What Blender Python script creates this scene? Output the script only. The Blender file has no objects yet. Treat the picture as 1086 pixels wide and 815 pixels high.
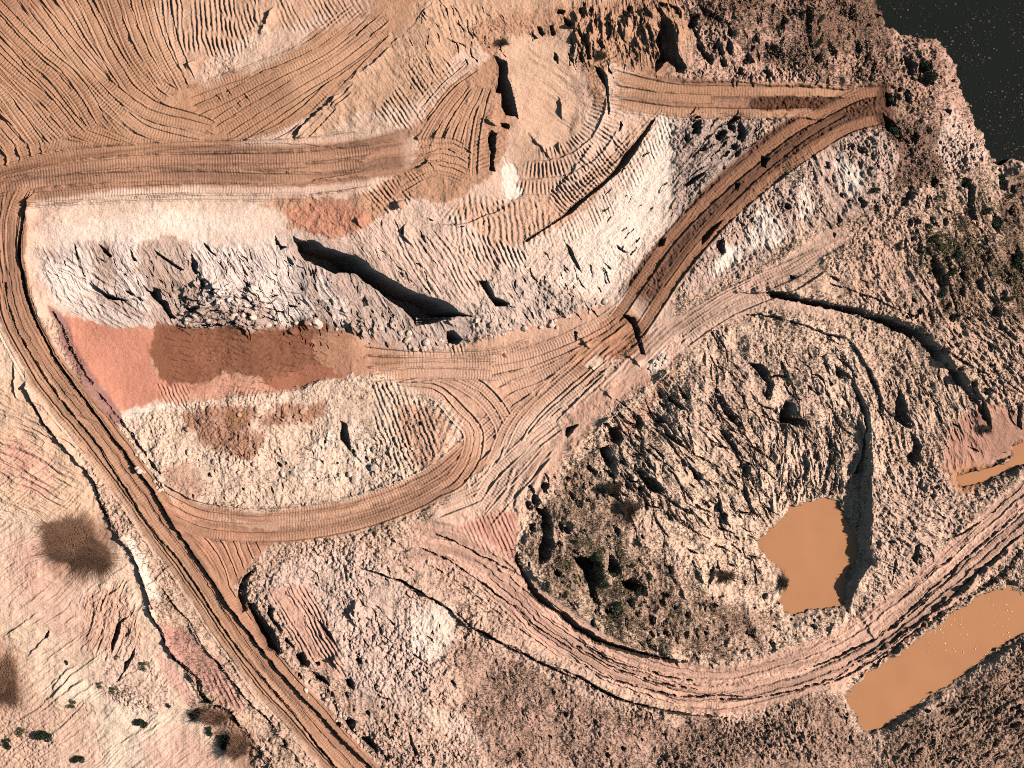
import bpy, math, random
import numpy as np
from math import radians, sin, cos, pi
random.seed(7)
F = np.float32
C = bpy.context.scene.collection
scene = bpy.context.scene

# ------------------------------------------------------------------ camera, sky, sun, exposure
M = 1 / 15.0                      # metres on the ground for one unit of the survey grid
CX, CY = 543.0, 407.5
CAM_H = 112.0                     # camera height above the reference level (z = 0)
cam_d = bpy.data.cameras.new('camera'); cam = bpy.data.objects.new('camera', cam_d); C.objects.link(cam)
cam.location = (0, 0, CAM_H); cam.rotation_euler = (0, 0, 0)
cam_d.sensor_width = 36.0
cam_d.lens = 36.0 * CAM_H / (1086 * M)
cam_d.clip_start = 1.0; cam_d.clip_end = 5000
scene.camera = cam
SUN_EL, SUN_AZ = 42.0, 87.0       # azimuth clockwise from the top of the picture
w = bpy.data.worlds.new('World'); scene.world = w; w.use_nodes = True
nt = w.node_tree; bg = nt.nodes['Background']
sky = nt.nodes.new('ShaderNodeTexSky'); sky.sky_type = 'NISHITA'; sky.sun_disc = False
sky.sun_elevation = radians(SUN_EL); sky.sun_rotation = radians(SUN_AZ)
gr = nt.nodes.new('ShaderNodeMix'); gr.data_type = 'RGBA'; gr.blend_type = 'MULTIPLY'; gr.inputs[0].default_value = 1; gr.inputs[7].default_value = (.92, .98, .82, 1)
nt.links.new(sky.outputs[0], gr.inputs[6]); nt.links.new(gr.outputs[2], bg.inputs[0]); bg.inputs[1].default_value = 0.05
sd = bpy.data.lights.new('sun', 'SUN'); sd.energy = 5.0; sd.angle = radians(0.5); sd.color = (1.0, 0.93, 0.84)
sun = bpy.data.objects.new('sun', sd); C.objects.link(sun)
sun.rotation_euler = (radians(90 - SUN_EL), 0, radians(180 - SUN_AZ) )
sun.location = (40, 10, 40)
scene.view_settings.view_transform = 'Standard'; scene.view_settings.look = 'None'
scene.view_settings.exposure = 0.72; scene.view_settings.gamma = 1.0
scene.view_settings.use_curve_mapping = False
scene.cycles.use_denoising = False; scene.cycles.filter_width = 1.0; scene.cycles.max_bounces = 4; scene.cycles.diffuse_bounces = 0; scene.cycles.glossy_bounces = 2
ALB = 0.62                        # sunlit appearance -> base colour

# ------------------------------------------------------------------ survey grid
def axis(lo, hi, pad, step):
    a = np.arange(lo, hi + 1e-3, step)
    l = [lo]; st = step * 1.6
    while l[-1] > lo - pad: l.append(l[-1] - st)
    r = [hi]
    while r[-1] < hi + pad: r.append(r[-1] + st)
    st = 3.0
    while l[-1] > -9000: l.append(l[-1] - st); st *= 1.22
    st = 3.0
    while r[-1] < 10000: r.append(r[-1] + st); st *= 1.22
    return np.concatenate([np.array(l[1:])[::-1], a, [hi] if abs(a[-1] - hi) > 1e-3 else [], np.array(r[1:])]).astype(F)
STEP = 0.75
xs = axis(0, 1086, 90, STEP); ys = axis(0, 815, 80, STEP)
NX, NY = len(xs), len(ys)
X, Y = np.meshgrid(xs, ys)

def vnoise(x, y, seed):
    T = np.random.RandomState(seed).rand(256, 256).astype(F)
    xf = np.floor(x); yf = np.floor(y)
    xi = xf.astype(np.int32); yi = yf.astype(np.int32)
    fx = x - xf; fy = y - yf
    fx = fx * fx * (3 - 2 * fx); fy = fy * fy * (3 - 2 * fy)
    x0 = xi & 255; x1 = (xi + 1) & 255; y0 = yi & 255; y1 = (yi + 1) & 255
    a = T[y0, x0]; b = T[y0, x1]; c = T[y1, x0]; d = T[y1, x1]
    a += (b - a) * fx; c += (d - c) * fx
    return (a + (c - a) * fy) * 2 - 1
def fbm(x, y, per, octv, seed, gain=0.5):
    o = np.zeros(x.shape, F); am = 1.0; tot = 0
    cs, sn = cos(0.6), sin(0.6)
    x = x / per; y = y / per
    for k in range(octv):
        o += am * vnoise(x, y, seed + k * 17); tot += am; am *= gain
        x, y = (x * cs - y * sn) * 2.03 + 3.7, (x * sn + y * cs) * 2.03 + 9.1
    return o / tot
def ridged(x, y, per, octv, seed, gain=0.5):
    o = np.zeros(x.shape, F); am = 1.0; tot = 0
    x = x / per; y = y / per
    for k in range(octv):
        o += am * (1 - 2 * np.abs(vnoise(x, y, seed + k * 13))); tot += am; am *= gain
        x, y = x * 2.1 + 5.3, y * 2.1 + 1.9
    return o / tot
def worley(x, y, per, seed):
    R = np.random.RandomState(seed); T1 = R.rand(128, 128).astype(F); T2 = R.rand(128, 128).astype(F)
    x = x / per; y = y / per
    xi = np.floor(x).astype(np.int32); yi = np.floor(y).astype(np.int32)
    f1 = np.full(x.shape, 9, F); f2 = np.full(x.shape, 9, F)
    for dy in (-1, 0, 1):
        for dx in (-1, 0, 1):
            cx = xi + dx; cy = yi + dy
            d = (cx + T1[cy & 127, cx & 127] - x) ** 2 + (cy + T2[cy & 127, cx & 127] - y) ** 2
            f2 = np.minimum(f2, np.maximum(f1, d)); f1 = np.minimum(f1, d)
    return np.sqrt(f1), np.sqrt(f2)
def sst(a, b, v):
    t = np.clip((v - a) / (b - a), 0, 1); return t * t * (3 - 2 * t)

W1 = fbm(X, Y, 34, 4, 11); W2 = fbm(X, Y, 34, 4, 51)
w1 = fbm(X, Y, 7, 3, 91); w2 = fbm(X, Y, 7, 3, 131)

FJ0 = fbm(X, Y, 4.5, 2, 778)
def curve(pts, step=6.0):
    P = np.array(pts, float)
    if len(P) < 3:
        n = max(2, int(np.hypot(*(P[1] - P[0])) / step)); t = np.linspace(0, 1, n)[:, None]
        return P[0] + (P[1] - P[0]) * t
    Q = np.vstack([2 * P[0] - P[1], P, 2 * P[-1] - P[-2]]); out = []
    for i in range(1, len(Q) - 2):
        p0, p1, p2, p3 = Q[i - 1:i + 3]; n = max(1, int(np.hypot(*(p2 - p1)) / step))
        for k in range(n):
            t = k / n
            out.append(0.5 * (2 * p1 + (p2 - p0) * t + (2 * p0 - 5 * p1 + 4 * p2 - p3) * t * t + (3 * p1 - p0 - 3 * p2 + p3) * t ** 3))
    out.append(P[-1]); return np.array(out)
def box(x0, x1, y0, y1):
    i0, i1 = np.searchsorted(xs, [x0, x1]); j0, j1 = np.searchsorted(ys, [y0, y1])
    return (slice(j0, j1), slice(i0, i1))
def stroke(pts, R, smooth=True, warp=0.0, ends=True):
    """distance, arc length and signed side (+ = right of travel on the plan) to a line, near it"""
    P = curve(pts) if smooth else np.array(pts, float)
    lo = P.min(0) - R - 2; hi = P.max(0) + R + 2
    S = box(lo[0], hi[0], lo[1], hi[1])
    x = X[S]; y = Y[S]
    if warp: x = x + w1[S] * warp + W1[S] * warp * 1.5; y = y + w2[S] * warp + W2[S] * warp * 1.5
    D = np.full(x.shape, 1e4, F); U = np.zeros(x.shape, F); Sg = np.ones(x.shape, F)
    if x.size == 0: return S, D, U, Sg, 1.0
    ax = xs[S[1]]; ay = ys[S[0]]; u0 = 0.0; RR = R + warp * 3
    for (ax0, ay0), (bx0, by0) in zip(P[:-1], P[1:]):
        L = math.hypot(bx0 - ax0, by0 - ay0)
        if L < 1e-6: continue
        i0, i1 = np.searchsorted(ax, [min(ax0, bx0) - RR, max(ax0, bx0) + RR]); j0, j1 = np.searchsorted(ay, [min(ay0, by0) - RR, max(ay0, by0) + RR])
        if i1 <= i0 or j1 <= j0: u0 += L; continue
        tx, ty = (bx0 - ax0) / L, (by0 - ay0) / L
        q = (slice(j0, j1), slice(i0, i1))
        rx = x[q] - F(ax0); ry = y[q] - F(ay0)
        t = np.clip(rx * F(tx) + ry * F(ty), 0, L)
        dx = rx - t * F(tx); dy = ry - t * F(ty)
        d = np.sqrt(dx * dx + dy * dy)
        m = d < D[q]
        D[q] = np.where(m, d, D[q]); U[q] = np.where(m, u0 + t, U[q])
        Sg[q] = np.where(m, np.sign(F(tx) * dy - F(ty) * dx), Sg[q])
        u0 += L
    return S, D, U, Sg, u0
def poly(pts, soft=4.0, warp=3.0, smooth=False):
    """signed distance inside a closed outline (positive inside, clipped at soft*2+R)"""
    P = np.array(pts, float)
    if smooth: P = curve(np.vstack([P, P[:1]]))[:-1]
    R = max(soft, 1) + 1
    wv = warp * 2.5
    lo = P.min(0) - R - wv; hi = P.max(0) + R + wv
    S = box(lo[0], hi[0], lo[1], hi[1]); x = X[S]; y = Y[S]
    if warp: x = x + w1[S] * warp * .6 + W1[S] * warp; y = y + w2[S] * warp * .6 + W2[S] * warp
    ins = np.zeros(x.shape, bool)
    n = len(P)
    for i in range(n):
        x1, y1 = P[i]; x2, y2 = P[(i + 1) % n]
        if y1 == y2: continue
        c = ((y1 > y) != (y2 > y)) & (x < (x2 - x1) * (y - y1) / (y2 - y1) + x1)
        ins ^= c
    D = np.full(x.shape, 1e4, F); ax = xs[S[1]]; ay = ys[S[0]]; RR = R + wv
    for i in range(n):
        x1, y1 = P[i]; x2, y2 = P[(i + 1) % n]; L = math.hypot(x2 - x1, y2 - y1)
        if L < 1e-6: continue
        i0, i1 = np.searchsorted(ax, [min(x1, x2) - RR, max(x1, x2) + RR]); j0, j1 = np.searchsorted(ay, [min(y1, y2) - RR, max(y1, y2) + RR])
        if i1 <= i0 or j1 <= j0: continue
        q = (slice(j0, j1), slice(i0, i1)); tx, ty = (x2 - x1) / L, (y2 - y1) / L
        rx = x[q] - F(x1); ry = y[q] - F(y1); t = np.clip(rx * F(tx) + ry * F(ty), 0, L)
        D[q] = np.minimum(D[q], np.hypot(rx - t * F(tx), ry - t * F(ty)))
    return S, np.where(ins, D, -D)
def pmask(pts, soft=4.0, warp=3.0, smooth=False):
    S, D = poly(pts, soft + 3, warp * 1.7, smooth)
    D = D + FJ0[S] * min(warp, 4) * .8
    return S, sst(-soft * .5, soft * .5, D)

def rgb(r, g, b):
    c = np.array([r, g, b], float) / 255
    return (np.where(c <= 0.04045, c / 12.92, ((c + 0.055) / 1.055) ** 2.4)).astype(F)

# ------------------------------------------------------------------ layers
COL = np.zeros((NY, NX, 3), F)        # soil colour as it reads in full sun
RG = np.full((NY, NX), 0.5, F)        # how clodded / broken the surface is
MED = np.full((NY, NX), 0.4, F)       # how lumpy
TRK = np.zeros((NY, NX), F)           # machine marks
KEEP = np.ones((NY, NX), F)           # 0 where roads are graded flat
RID = np.zeros((NY, NX), np.int8)     # which piece of the ground
VEG = np.zeros((NY, NX), F)           # density of dry weeds
SCR = np.zeros((NY, NX), F)           # scarps and trenches, sharp
STK = np.zeros((NY, NX), F)           # streaks, furrows

# base heights from spot levels
spots = [(0,0,5),(150,60,5),(300,60,5.2),(440,20,5.2),(100,175,4.9),(300,175,4.9),(440,160,4.8),(10,250,4.8),(30,350,4.4),(80,430,4.1),
 (160,545,3.7),(230,640,3.5),(320,750,3.3),(390,815,3.2),(520,40,4.6),(430,110,4.9),(500,190,4.4),(560,60,4.2),(590,120,3.6),(560,190,3.7),(640,60,4.8),
 (650,120,4.6),(620,170,4.4),(560,235,4.2),(470,240,4.5),(400,225,4.7),(420,270,4.4),(480,310,4.1),(60,230,4.7),(150,235,4.5),(260,235,4.4),(330,240,4.4),
 (60,270,4.2),(150,262,4.1),(250,258,4.1),(100,320,3.0),(200,340,2.3),(300,345,2.1),(250,300,3.4),(350,300,3.3),(400,335,2.8),(400,360,1.8),(480,362,1.8),(90,360,2.7),(130,400,2.3),(220,375,1.9),
 (330,380,1.8),(430,390,1.9),(560,370,2.0),(620,330,2.5),(600,300,3.1),(640,250,3.6),(680,180,4.1),(720,100,4.8),(705,190,3.5),(690,235,3.1),(665,285,2.7),(850,230,3.5),(890,200,3.9),(800,260,3.4),(920,165,4.1),(800,105,4.8),(930,110,4.8),(800,190,4.4),
 (740,240,3.8),(690,310,3.1),(650,360,2.4),(570,430,2.2),(520,480,2.4),(400,540,2.9),(250,555,3.4),(200,480,2.6),(300,480,2.3),(400,470,2.2),(150,480,3.1),
 (340,430,2.0),(50,500,3.9),(20,600,3.8),(90,640,3.2),(60,730,2.4),(150,720,2.4),(200,780,2.2),(100,800,2.0),(0,800,1.6),(180,640,3.2),
 (300,620,3.6),(360,660,4.0),(330,720,3.4),(430,640,4.0),(440,720,3.5),(520,720,3.0),(600,770,2.8),(700,790,2.6),(480,590,3.3),(600,680,3.0),(740,725,2.8),
 (860,700,2.7),(1000,610,2.8),(1086,540,3.0),(560,600,3.0),(600,620,3.7),(640,560,4.3),(600,520,3.4),(700,500,4.5),(700,600,3.9),(760,660,3.2),(640,650,3.4),
 (760,420,4.2),(840,380,4.0),(760,560,3.4),(800,620,2.6),(860,660,2.2),(860,590,1.8),(840,520,2.2),(800,480,3.2),(880,470,2.6),(930,480,2.9),(935,540,2.7),
 (930,600,2.6),(965,540,2.8),(980,460,3.1),(1050,500,2.1),(900,360,3.6),(1000,360,3.9),(1060,430,3.8),(760,320,3.6),(850,290,4.2),(720,370,3.2),(650,430,3.0),
 (900,240,4.5),(1000,260,4.4),(1080,300,4.4),(1050,200,4.0),(860,170,4.6),(760,160,4.2),(850,50,4.7),(780,50,4.7),(980,110,4.3),(980,60,3.6),(1040,150,1.9),
 (1010,60,1.6),(940,20,1.6),(900,20,3.4),(720,30,4.6),(1000,700,1.6),(930,740,1.6),(1060,650,1.7),(1000,790,2.6),(1086,740,2.6),(850,790,2.6),(1200,650,2.6),(1150,100,0.5),(1050,60,0.5),(1000,0,0.5)]
SP = np.array(spots, float)
gx = np.concatenate([np.arange(-160, 1260, 10.0)]); gy = np.arange(-160, 990, 10.0)
GX, GY = np.meshgrid(gx, gy); wsum = 0; zs = 0
for (a, b, z) in SP:
    wt = 1.0 / ((GX - a) ** 2 + (GY - b) ** 2 + 300) ** 1.6; wsum = wsum + wt; zs = zs + wt * z
ZC = 3 + (zs / wsum - 3) * .75
for _ in range(2):
    ZC = (ZC + np.roll(ZC, 1, 0) + np.roll(ZC, -1, 0) + np.roll(ZC, 1, 1) + np.roll(ZC, -1, 1)) / 5
def coarse(x, y):
    fx = np.clip((x - gx[0]) / 10, 0, len(gx) - 1.001); fy = np.clip((y - gy[0]) / 10, 0, len(gy) - 1.001)
    i = fx.astype(int); j = fy.astype(int); fx = fx - i; fy = fy - j
    return ((ZC[j, i] * (1 - fx) + ZC[j, i + 1] * fx) * (1 - fy) + (ZC[j + 1, i] * (1 - fx) + ZC[j + 1, i + 1] * fx) * fy).astype(F)
BASE = coarse(X, Y)

# --- painting tools
def paint(pts, color, a=1.0, soft=5, warp=4, rough=None, med=None, rid=None, veg=None, smooth=True, patchy=0.0):
    S, m = pmask(pts, soft, warp, smooth)
    ma = m * a
    if patchy: ma = ma * sst(-patchy, patchy, W2[S] * 1.4 + w1[S] * .5 + m - .75)
    COL[S] += (rgb(*color) - COL[S]) * ma[..., None]
    if rough is not None: RG[S] += (rough - RG[S]) * m
    if med is not None: MED[S] += (med - MED[S]) * m
    if veg is not None: VEG[S] += (veg - VEG[S]) * m
    if rid is not None: RID[S] = np.where(m > .5, rid, RID[S])
def streaks(pts, ang, lng, short, amp, soft=10, warp=4, octv=3, seed=1, ridge=True, wob=6):
    """drawn-out furrows running along `ang` (degrees, 0 = to the right, 90 = down the picture)"""
    S, m = pmask(pts, soft, warp, True)
    c, s = cos(radians(ang)), sin(radians(ang)); x = X[S] + W1[S] * wob; y = Y[S] + W2[S] * wob
    u = (x * c + y * s) / lng; v = (-x * s + y * c) / short
    n = ridged(u, v, 1.0, octv, seed) if ridge else fbm(u, v, 1.0, octv, seed)
    STK[S] += n * amp * m
def ribs(pts, ang, pitch, amp, soft=8, warp=3, wob=3, seed=3, gaps=0.35):
    """regular furrows left by a blade or bucket teeth, running along ang"""
    S, m = pmask(pts, soft, warp, True)
    c, s = cos(radians(ang)), sin(radians(ang)); x = X[S]; y = Y[S]
    u = x * c + y * s; v = -x * s + y * c + W1[S] * wob + w1[S] * .8
    g = sst(-gaps, gaps, fbm(u / 40, v / 9, 1.0, 2, seed) + .25) if gaps else 1
    STK[S] += np.sin(v * F(2 * pi / pitch)) * amp * .6 * m * g * (1 + .7 * w2[S])
def radial_ribs(c, r0, r1, a0, a1, pitch, amp, seed=5, wob=2.0, n=None):
    S = box(c[0] - r1 - 5, c[0] + r1 + 5, c[1] - r1 - 5, c[1] + r1 + 5)
    dx = X[S] - c[0] + W1[S] * wob; dy = Y[S] - c[1] + W2[S] * wob
    r = np.hypot(dx, dy); a = np.degrees(np.arctan2(dy, dx)); a = (a - a0) % 360
    span = (a1 - a0) % 360
    m = sst(r0 - 3, r0 + 3, r) * sst(r1 + 4, r1 - 4, r) * sst(0, 8, a) * sst(span, span - 8, a)
    k = n or int(2 * pi * (r0 + r1) / 2 / pitch)
    STK[S] += np.sin(np.radians(a) * k + w1[S] * .5) * amp * .65 * (1 + .7 * w2[S]) * m * sst(-.3, .3, fbm(a / 14, r / 25, 1, 2, seed) + .25)
def scarp(pts, h, side=None, tail=30, warp=2.0, edge=1.0, lip=0.0, taper=True, rub=0.0):
    """raise the ground on one side of a line by h (m), fading over `tail`; default side: the sunward one"""
    if h > .46: return
    R = tail * 2.6
    S, D, U, Sg, L = stroke(pts, R, warp=warp)
    P = np.array(pts, float); d = P[-1] - P[0]
    if side is None:                       # sunward = towards +x (and a little up)
        nx, ny = -d[1], d[0]               # Sg>0 side normal
        side = 1 if (nx * .98 - ny * .17) > 0 else -1
    s = D * Sg * side
    t = np.ones_like(U); tl = min(max(14, tail * .9 * min(1, h * 1.5)), L * .42)
    if taper: t = sst(0, tl, U) * sst(0, tl, L - U)
    hh = h * t * (1 + .5 * W1[S] + rub * w1[S] * 1.5)
    SCR[S] += hh * sst(-edge, edge, s) * np.exp(-np.maximum(s, 0) / tail * 1.3) * (D < R) * sst(R, R * .75, D)
def trench(pts, depth, width, warp=2.0, taper=True, bank=0.0):
    return
    S, D, U, Sg, L = stroke(pts, width * 2.2 + 3, warp=warp)
    t = sst(0, min(12, L * .3), U) * sst(0, min(12, L * .3), L - U) if taper else 1
    wv = width * .5 * (.75 + .5 * W2[S]) * (t * .8 + .2 if taper else 1)
    SCR[S] -= depth * sst(wv + 1.2, np.maximum(wv - 1.2, .1), D) * t
    if bank: SCR[S] += bank * np.exp(-((D - wv - 2.5) / 2.2) ** 2) * t
def pit(c, rx, ry, depth, ang=0, soft=.3, warp=3):
    return
    R = max(rx, ry) * 1.7 + 4; S = box(c[0] - R, c[0] + R, c[1] - R, c[1] + R)
    ca, sa = cos(radians(ang)), sin(radians(ang)); dx = X[S] - c[0] + w1[S] * warp; dy = Y[S] - c[1] + w2[S] * warp
    u = (dx * ca + dy * sa) / rx; v = (-dx * sa + dy * ca) / ry; r = np.sqrt(u * u + v * v)
    SCR[S] -= depth * sst(1 + soft, 1 - soft, r)
def hump(c, rx, ry, h, ang=0, p=1.0, warp=3):
    R = max(rx, ry) * 2.4; S = box(c[0] - R, c[0] + R, c[1] - R, c[1] + R)
    ca, sa = cos(radians(ang)), sin(radians(ang)); dx = X[S] - c[0] + w1[S] * warp; dy = Y[S] - c[1] + w2[S] * warp
    u = (dx * ca + dy * sa) / rx; v = (-dx * sa + dy * ca) / ry; r = np.sqrt(u * u + v * v)
    SCR[S] += h * np.maximum(0, 1 - r) ** p
rnd = np.random.RandomState(5)
def track(pts, width=10, rib=0.035, pitch=3.0, deep=0.10, berm=0.06, tint=None, ta=.3, flat=1.0, fade=True, warp=0.35, ph=None):
    """one crawler track print: sunk bed with grouser bars across, crumbs pushed to both sides"""
    h = width / 2
    S, D, U, Sg, L = stroke(pts, h + 4, warp=warp)
    if D.size == 0: return
    t = sst(0, 8, U) * sst(0, 8, L - U) if fade else 1.0
    bed = sst(h + .8, h - .8, D) * t
    c = -deep + rib * np.sin((U + w1[S] * .5) * F(2 * pi / pitch) + (.5 * D / h) * 2) * sst(-.35, .35, W2[S] + .5 * w1[S] + .2) * 1.2 + .02 * vnoise(D * Sg / 1.6 + W1[S], U / 45, 33)
    TRK[S] = TRK[S] * (1 - bed * flat) + c * bed
    TRK[S] -= .05 * np.exp(-((D - h + .2) / .7) ** 2) * t
    TRK[S] += berm * np.exp(-((D - h - 1.2) / 1.1) ** 2) * t * (1 + w1[S])
    RG[S] *= 1 - .8 * bed; KEEP[S] *= 1 - .5 * bed
    if tint is not None: COL[S] += (rgb(*tint) - COL[S]) * (bed * ta)[..., None]
def pair(pts, gauge=22, **k):
    """both tracks of one machine pass"""
    P = curve(pts, 12); d = np.gradient(P, axis=0); n = np.stack([-d[:, 1], d[:, 0]], 1); n /= np.hypot(n[:, 0], n[:, 1])[:, None] + 1e-6
    track(P + n * gauge / 2, **k); track(P - n * gauge / 2, **k)
def family(A, B, n, jit=3, bend=0, **k):
    """n passes spread between two guide lines"""
    A = curve(A, 14); B = curve(B, 14); m = 9
    ra = np.array([A[int(i)] for i in np.linspace(0, len(A) - 1, m)]); rb = np.array([B[int(i)] for i in np.linspace(0, len(B) - 1, m)])
    order = rnd.permutation(n)
    for i in order:
        f = (i + .5) / n + rnd.uniform(-.3, .3) / n
        P = ra * (1 - f) + rb * f; off = rnd.uniform(-jit, jit, 2); tilt = np.linspace(-1, 1, m)[:, None] * rnd.uniform(-jit, jit, 2)
        a, b = sorted(rnd.uniform(0, 1, 2)); a *= .25; b = 1 - (1 - b) * .25
        P = P + off + tilt; P = P[int(a * m):max(int(b * m), int(a * m) + 3)]
        track(P, **k)
def road(pts, width, color, a=.9, rid=None, level=True, soft=5, warp=1.5, rough=.12, fade=True, ruts=.035):
    S, D, U, Sg, L = stroke(pts, width / 2 + soft * 3, warp=warp)
    s = D * Sg; tl = min(26, L * .2)
    m = sst(width / 2 + soft / 2, width / 2 - soft / 2, D + w2[S] * 1.5)
    if fade: m = m * sst(0, tl, U + 8 * W1[S] + 4 * w1[S]) * sst(0, tl, L - U + 8 * W2[S])
    color = np.array(color) * 1.0
    g = ridged(s / 3.2 + W1[S] * 1.2, U / 70, 1.0, 2, 900 + int(L) % 40); g2 = fbm(s / 5 + W2[S], U / 90, 1.0, 3, 950)
    STK[S] += g * ruts * m; g3 = fbm(s / 2.2 + W1[S], U / 60, 1.0, 2, 970); tn = (.94 + .45 * g2 + .30 * g3)[..., None] * np.array([1, 1, 1], F)
    COL[S] += (rgb(*color) * tn - COL[S]) * (m * a)[..., None]
    RG[S] += (rough - RG[S]) * m; MED[S] += (0.04 - MED[S]) * m; VEG[S] *= 1 - m; KEEP[S] *= 1 - m * .92
    if rid is not None: RID[S] = np.where(m > .5, rid, RID[S])
# ------------------------------------------------------------------ soils, region by region
TAN = (190, 138, 106); LTAN = (216, 170, 142); PALE = (238, 202, 180); WHITE = (255, 226, 206); PINK = (224, 168, 146)
SCRUB = (224, 182, 156); DSCRUB = (186, 142, 120); RED = (214, 142, 116); WET = (146, 91, 66); DWET = (104, 68, 50); ROCK = (208, 176, 160); CLAY = (196, 146, 116)
COL[:] = rgb(*SCRUB); RG[:] = .7; VEG[:] = .35
# machine-tracked plateau
paint([(-300,-300),(720,-300),(720,300),(640,345),(420,372),(120,440),(60,345),(-300,250)], (226,184,160), rough=.2, med=.25, veg=0, soft=10)
paint([(-130,-130),(470,-130),(455,5),(400,60),(330,120),(250,152),(120,165),(0,190),(-130,200)], (190,139,108), rough=.12, med=.08, rid=0, veg=0, warp=2)
for q_ in ([(20,10),(80,0),(120,60),(90,80),(40,50)], [(130,20),(170,20),(200,90),(170,100)], [(90,100),(150,110),(230,146),(150,150)], [(300,70),(400,10),(430,20),(320,110)], [(0,90),(30,100),(60,150),(20,150)]):
    paint(q_, (212,162,130), .6, soft=26, warp=9)
paint([(165,-40),(300,-60),(390,-40),(395,5),(330,35),(280,60),(215,78),(185,62),(165,30)], LTAN, .85, rough=.2, med=.25, warp=8, soft=16)
paint([(205,78),(250,45),(310,22),(350,14),(300,60),(250,78),(215,90)], PALE, .5, rough=.35, med=.2, soft=12)
# slope east of the diagonal track
paint([(310,150),(340,110),(400,60),(460,-10),(560,-40),(640,0),(610,30),(545,50),(480,60),(470,130),(440,142)], (208,162,132), rough=.3, med=.3, veg=0, soft=6)
paint([(330,146),(380,118),(440,108),(490,80),(480,100),(440,135),(400,146)], PALE, .5, rough=.25, soft=10)
paint([(430,140),(470,100),(520,60),(540,60),(545,120),(525,180),(470,215),(420,215),(390,212),(440,165)], CLAY, rough=.25, med=.35, veg=0)
# cone and its ring
paint([(500,30),(560,10),(640,0),(720,-20),(735,60),(716,90),(650,72),(640,120),(600,40),(560,45),(520,60)], CLAY, rough=.35, med=.4, veg=.05)
paint([(530,45),(560,38),(596,42),(612,70),(622,110),(612,150),(590,190),(560,216),(540,210),(545,130)], LTAN, rough=.14, med=.3, veg=0, soft=16, warp=7)
paint([(540,45),(575,42),(600,60),(612,95),(608,140),(590,165),(552,130),(548,90)], (228,182,152), rough=.06, med=.08, soft=14)
paint([(535,165),(548,180),(552,212),(538,214),(533,190)], WHITE, rough=.1, med=.1)
paint([(470,215),(540,215),(600,200),(650,160),(700,115),(722,128),(680,170),(600,240),(540,262),(480,262),(430,240)], LTAN, rough=.3, med=.3)
# bright slope under the berm
paint([(700,128),(728,128),(728,170),(716,235),(690,290),(660,325),(610,322),(560,300),(530,262),(580,250),(640,200)], PALE, rough=.28, med=.2, rid=5, veg=0)
paint([(704,128),(722,140),(714,190),(694,240),(672,280),(640,310),(600,300),(630,240),(680,180)], WHITE, .9, soft=14, rough=.2, med=.12, warp=8)
paint([(500,262),(560,290),(610,318),(640,330),(560,345),(500,360),(480,330)], (214,182,164), rough=.45, med=.7, rid=3, veg=0)
paint([(380,222),(460,215),(520,262),(510,320),(490,326),(440,312),(400,290),(360,262)], (230,190,168), rough=.2, med=.3, rid=3, veg=0)
# road shoulder clutter and red patch above the scarp
paint([(275,212),(390,205),(420,215),(385,240),(330,250),(285,235)], CLAY, rough=.4, med=.4, veg=0)
paint([(300,222),(345,212),(392,228),(380,250),(345,252),(312,244)], (206,140,112), .9, rough=.35, med=.45)
# pale terrace and the face below it
paint([(36,246),(60,226),(100,214),(200,206),(275,212),(300,240),(262,262),(200,260),(90,262),(44,272)], PALE, rough=.16, med=.14, veg=0, warp=6, soft=12, rid=0)
paint([(40,262),(90,258),(200,256),(262,258),(320,250),(400,292),(490,325),(500,360),(440,372),(370,368),(300,352),(200,355),(120,350),(70,332),(44,300)], ROCK, rough=.16, med=.35, rid=3, veg=0, warp=10, soft=12)
paint([(44,268),(90,290),(120,312),(100,318),(140,336),(172,352),(110,350),(66,330),(46,305)], (236,206,190), .85, rough=.12, med=.25, warp=5)
paint([(60,236),(140,222),(240,222),(262,240),(180,250),(70,258)], (250,220,200), .7, soft=14, warp=8)
paint([(100,214),(200,206),(262,212),(240,222),(140,224),(70,238)], (232,192,166), .7, soft=8, warp=5)
paint([(80,262),(120,266),(128,290),(92,288)], (198,164,144), .7, soft=12, warp=8)
paint([(180,300),(260,306),(330,330),(330,350),(200,350),(160,335)], (196,160,142), .6, soft=12, patchy=.5)
paint([(330,300),(400,320),(450,345),(440,366),(360,362),(320,340)], (200,168,150), .7, soft=14, warp=8)
paint([(152,258),(206,260),(212,296),(170,304),(152,286)], (198,162,142), .8, soft=12, warp=8)
paint([(206,258),(262,262),(276,300),(262,330),(222,306)], (242,212,196), .8, soft=14, warp=7)
paint([(150,262),(240,262),(280,290),(250,310),(200,300)], (222,198,186), .2, rough=.25, soft=14)
paint([(262,262),(300,268),(330,300),(330,345),(290,340),(270,300)], (204,178,168), .7, soft=10)
# quarry floor
paint([(69,332),(113,346),(165,348),(261,352),(337,345),(430,372),(500,366),(560,345),(640,325),(672,330),(660,372),(600,430),(540,500),(500,530),(420,470),(400,420),(290,410),(170,425),(127,440),(90,390)], (220,170,142), rough=.12, med=.12, rid=4, veg=0, warp=2)
paint([(65,335),(113,346),(165,352),(161,383),(184,414),(155,430),(127,433),(96,397),(76,370)], RED, rough=.05, med=.08, warp=3, soft=4)
paint([(168,344),(240,352),(337,346),(376,366),(372,394),(309,413),(285,407),(275,397),(234,402),(210,418),(192,418),(174,402),(163,384),(159,364)], WET, .95, rough=.08, med=.08, warp=4, soft=4)
paint([(240,350),(345,344),(380,362),(385,398),(320,402),(260,392)], (132,84,62), .5, soft=16, warp=8, patchy=.6)
paint([(166,350),(200,352),(216,400),(214,418),(194,416),(168,390)], (128,78,56), .5, soft=10, warp=5)
paint([(340,350),(420,368),(430,392),(380,400),(350,390)], (196,144,114), .6, soft=14, warp=8)
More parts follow.
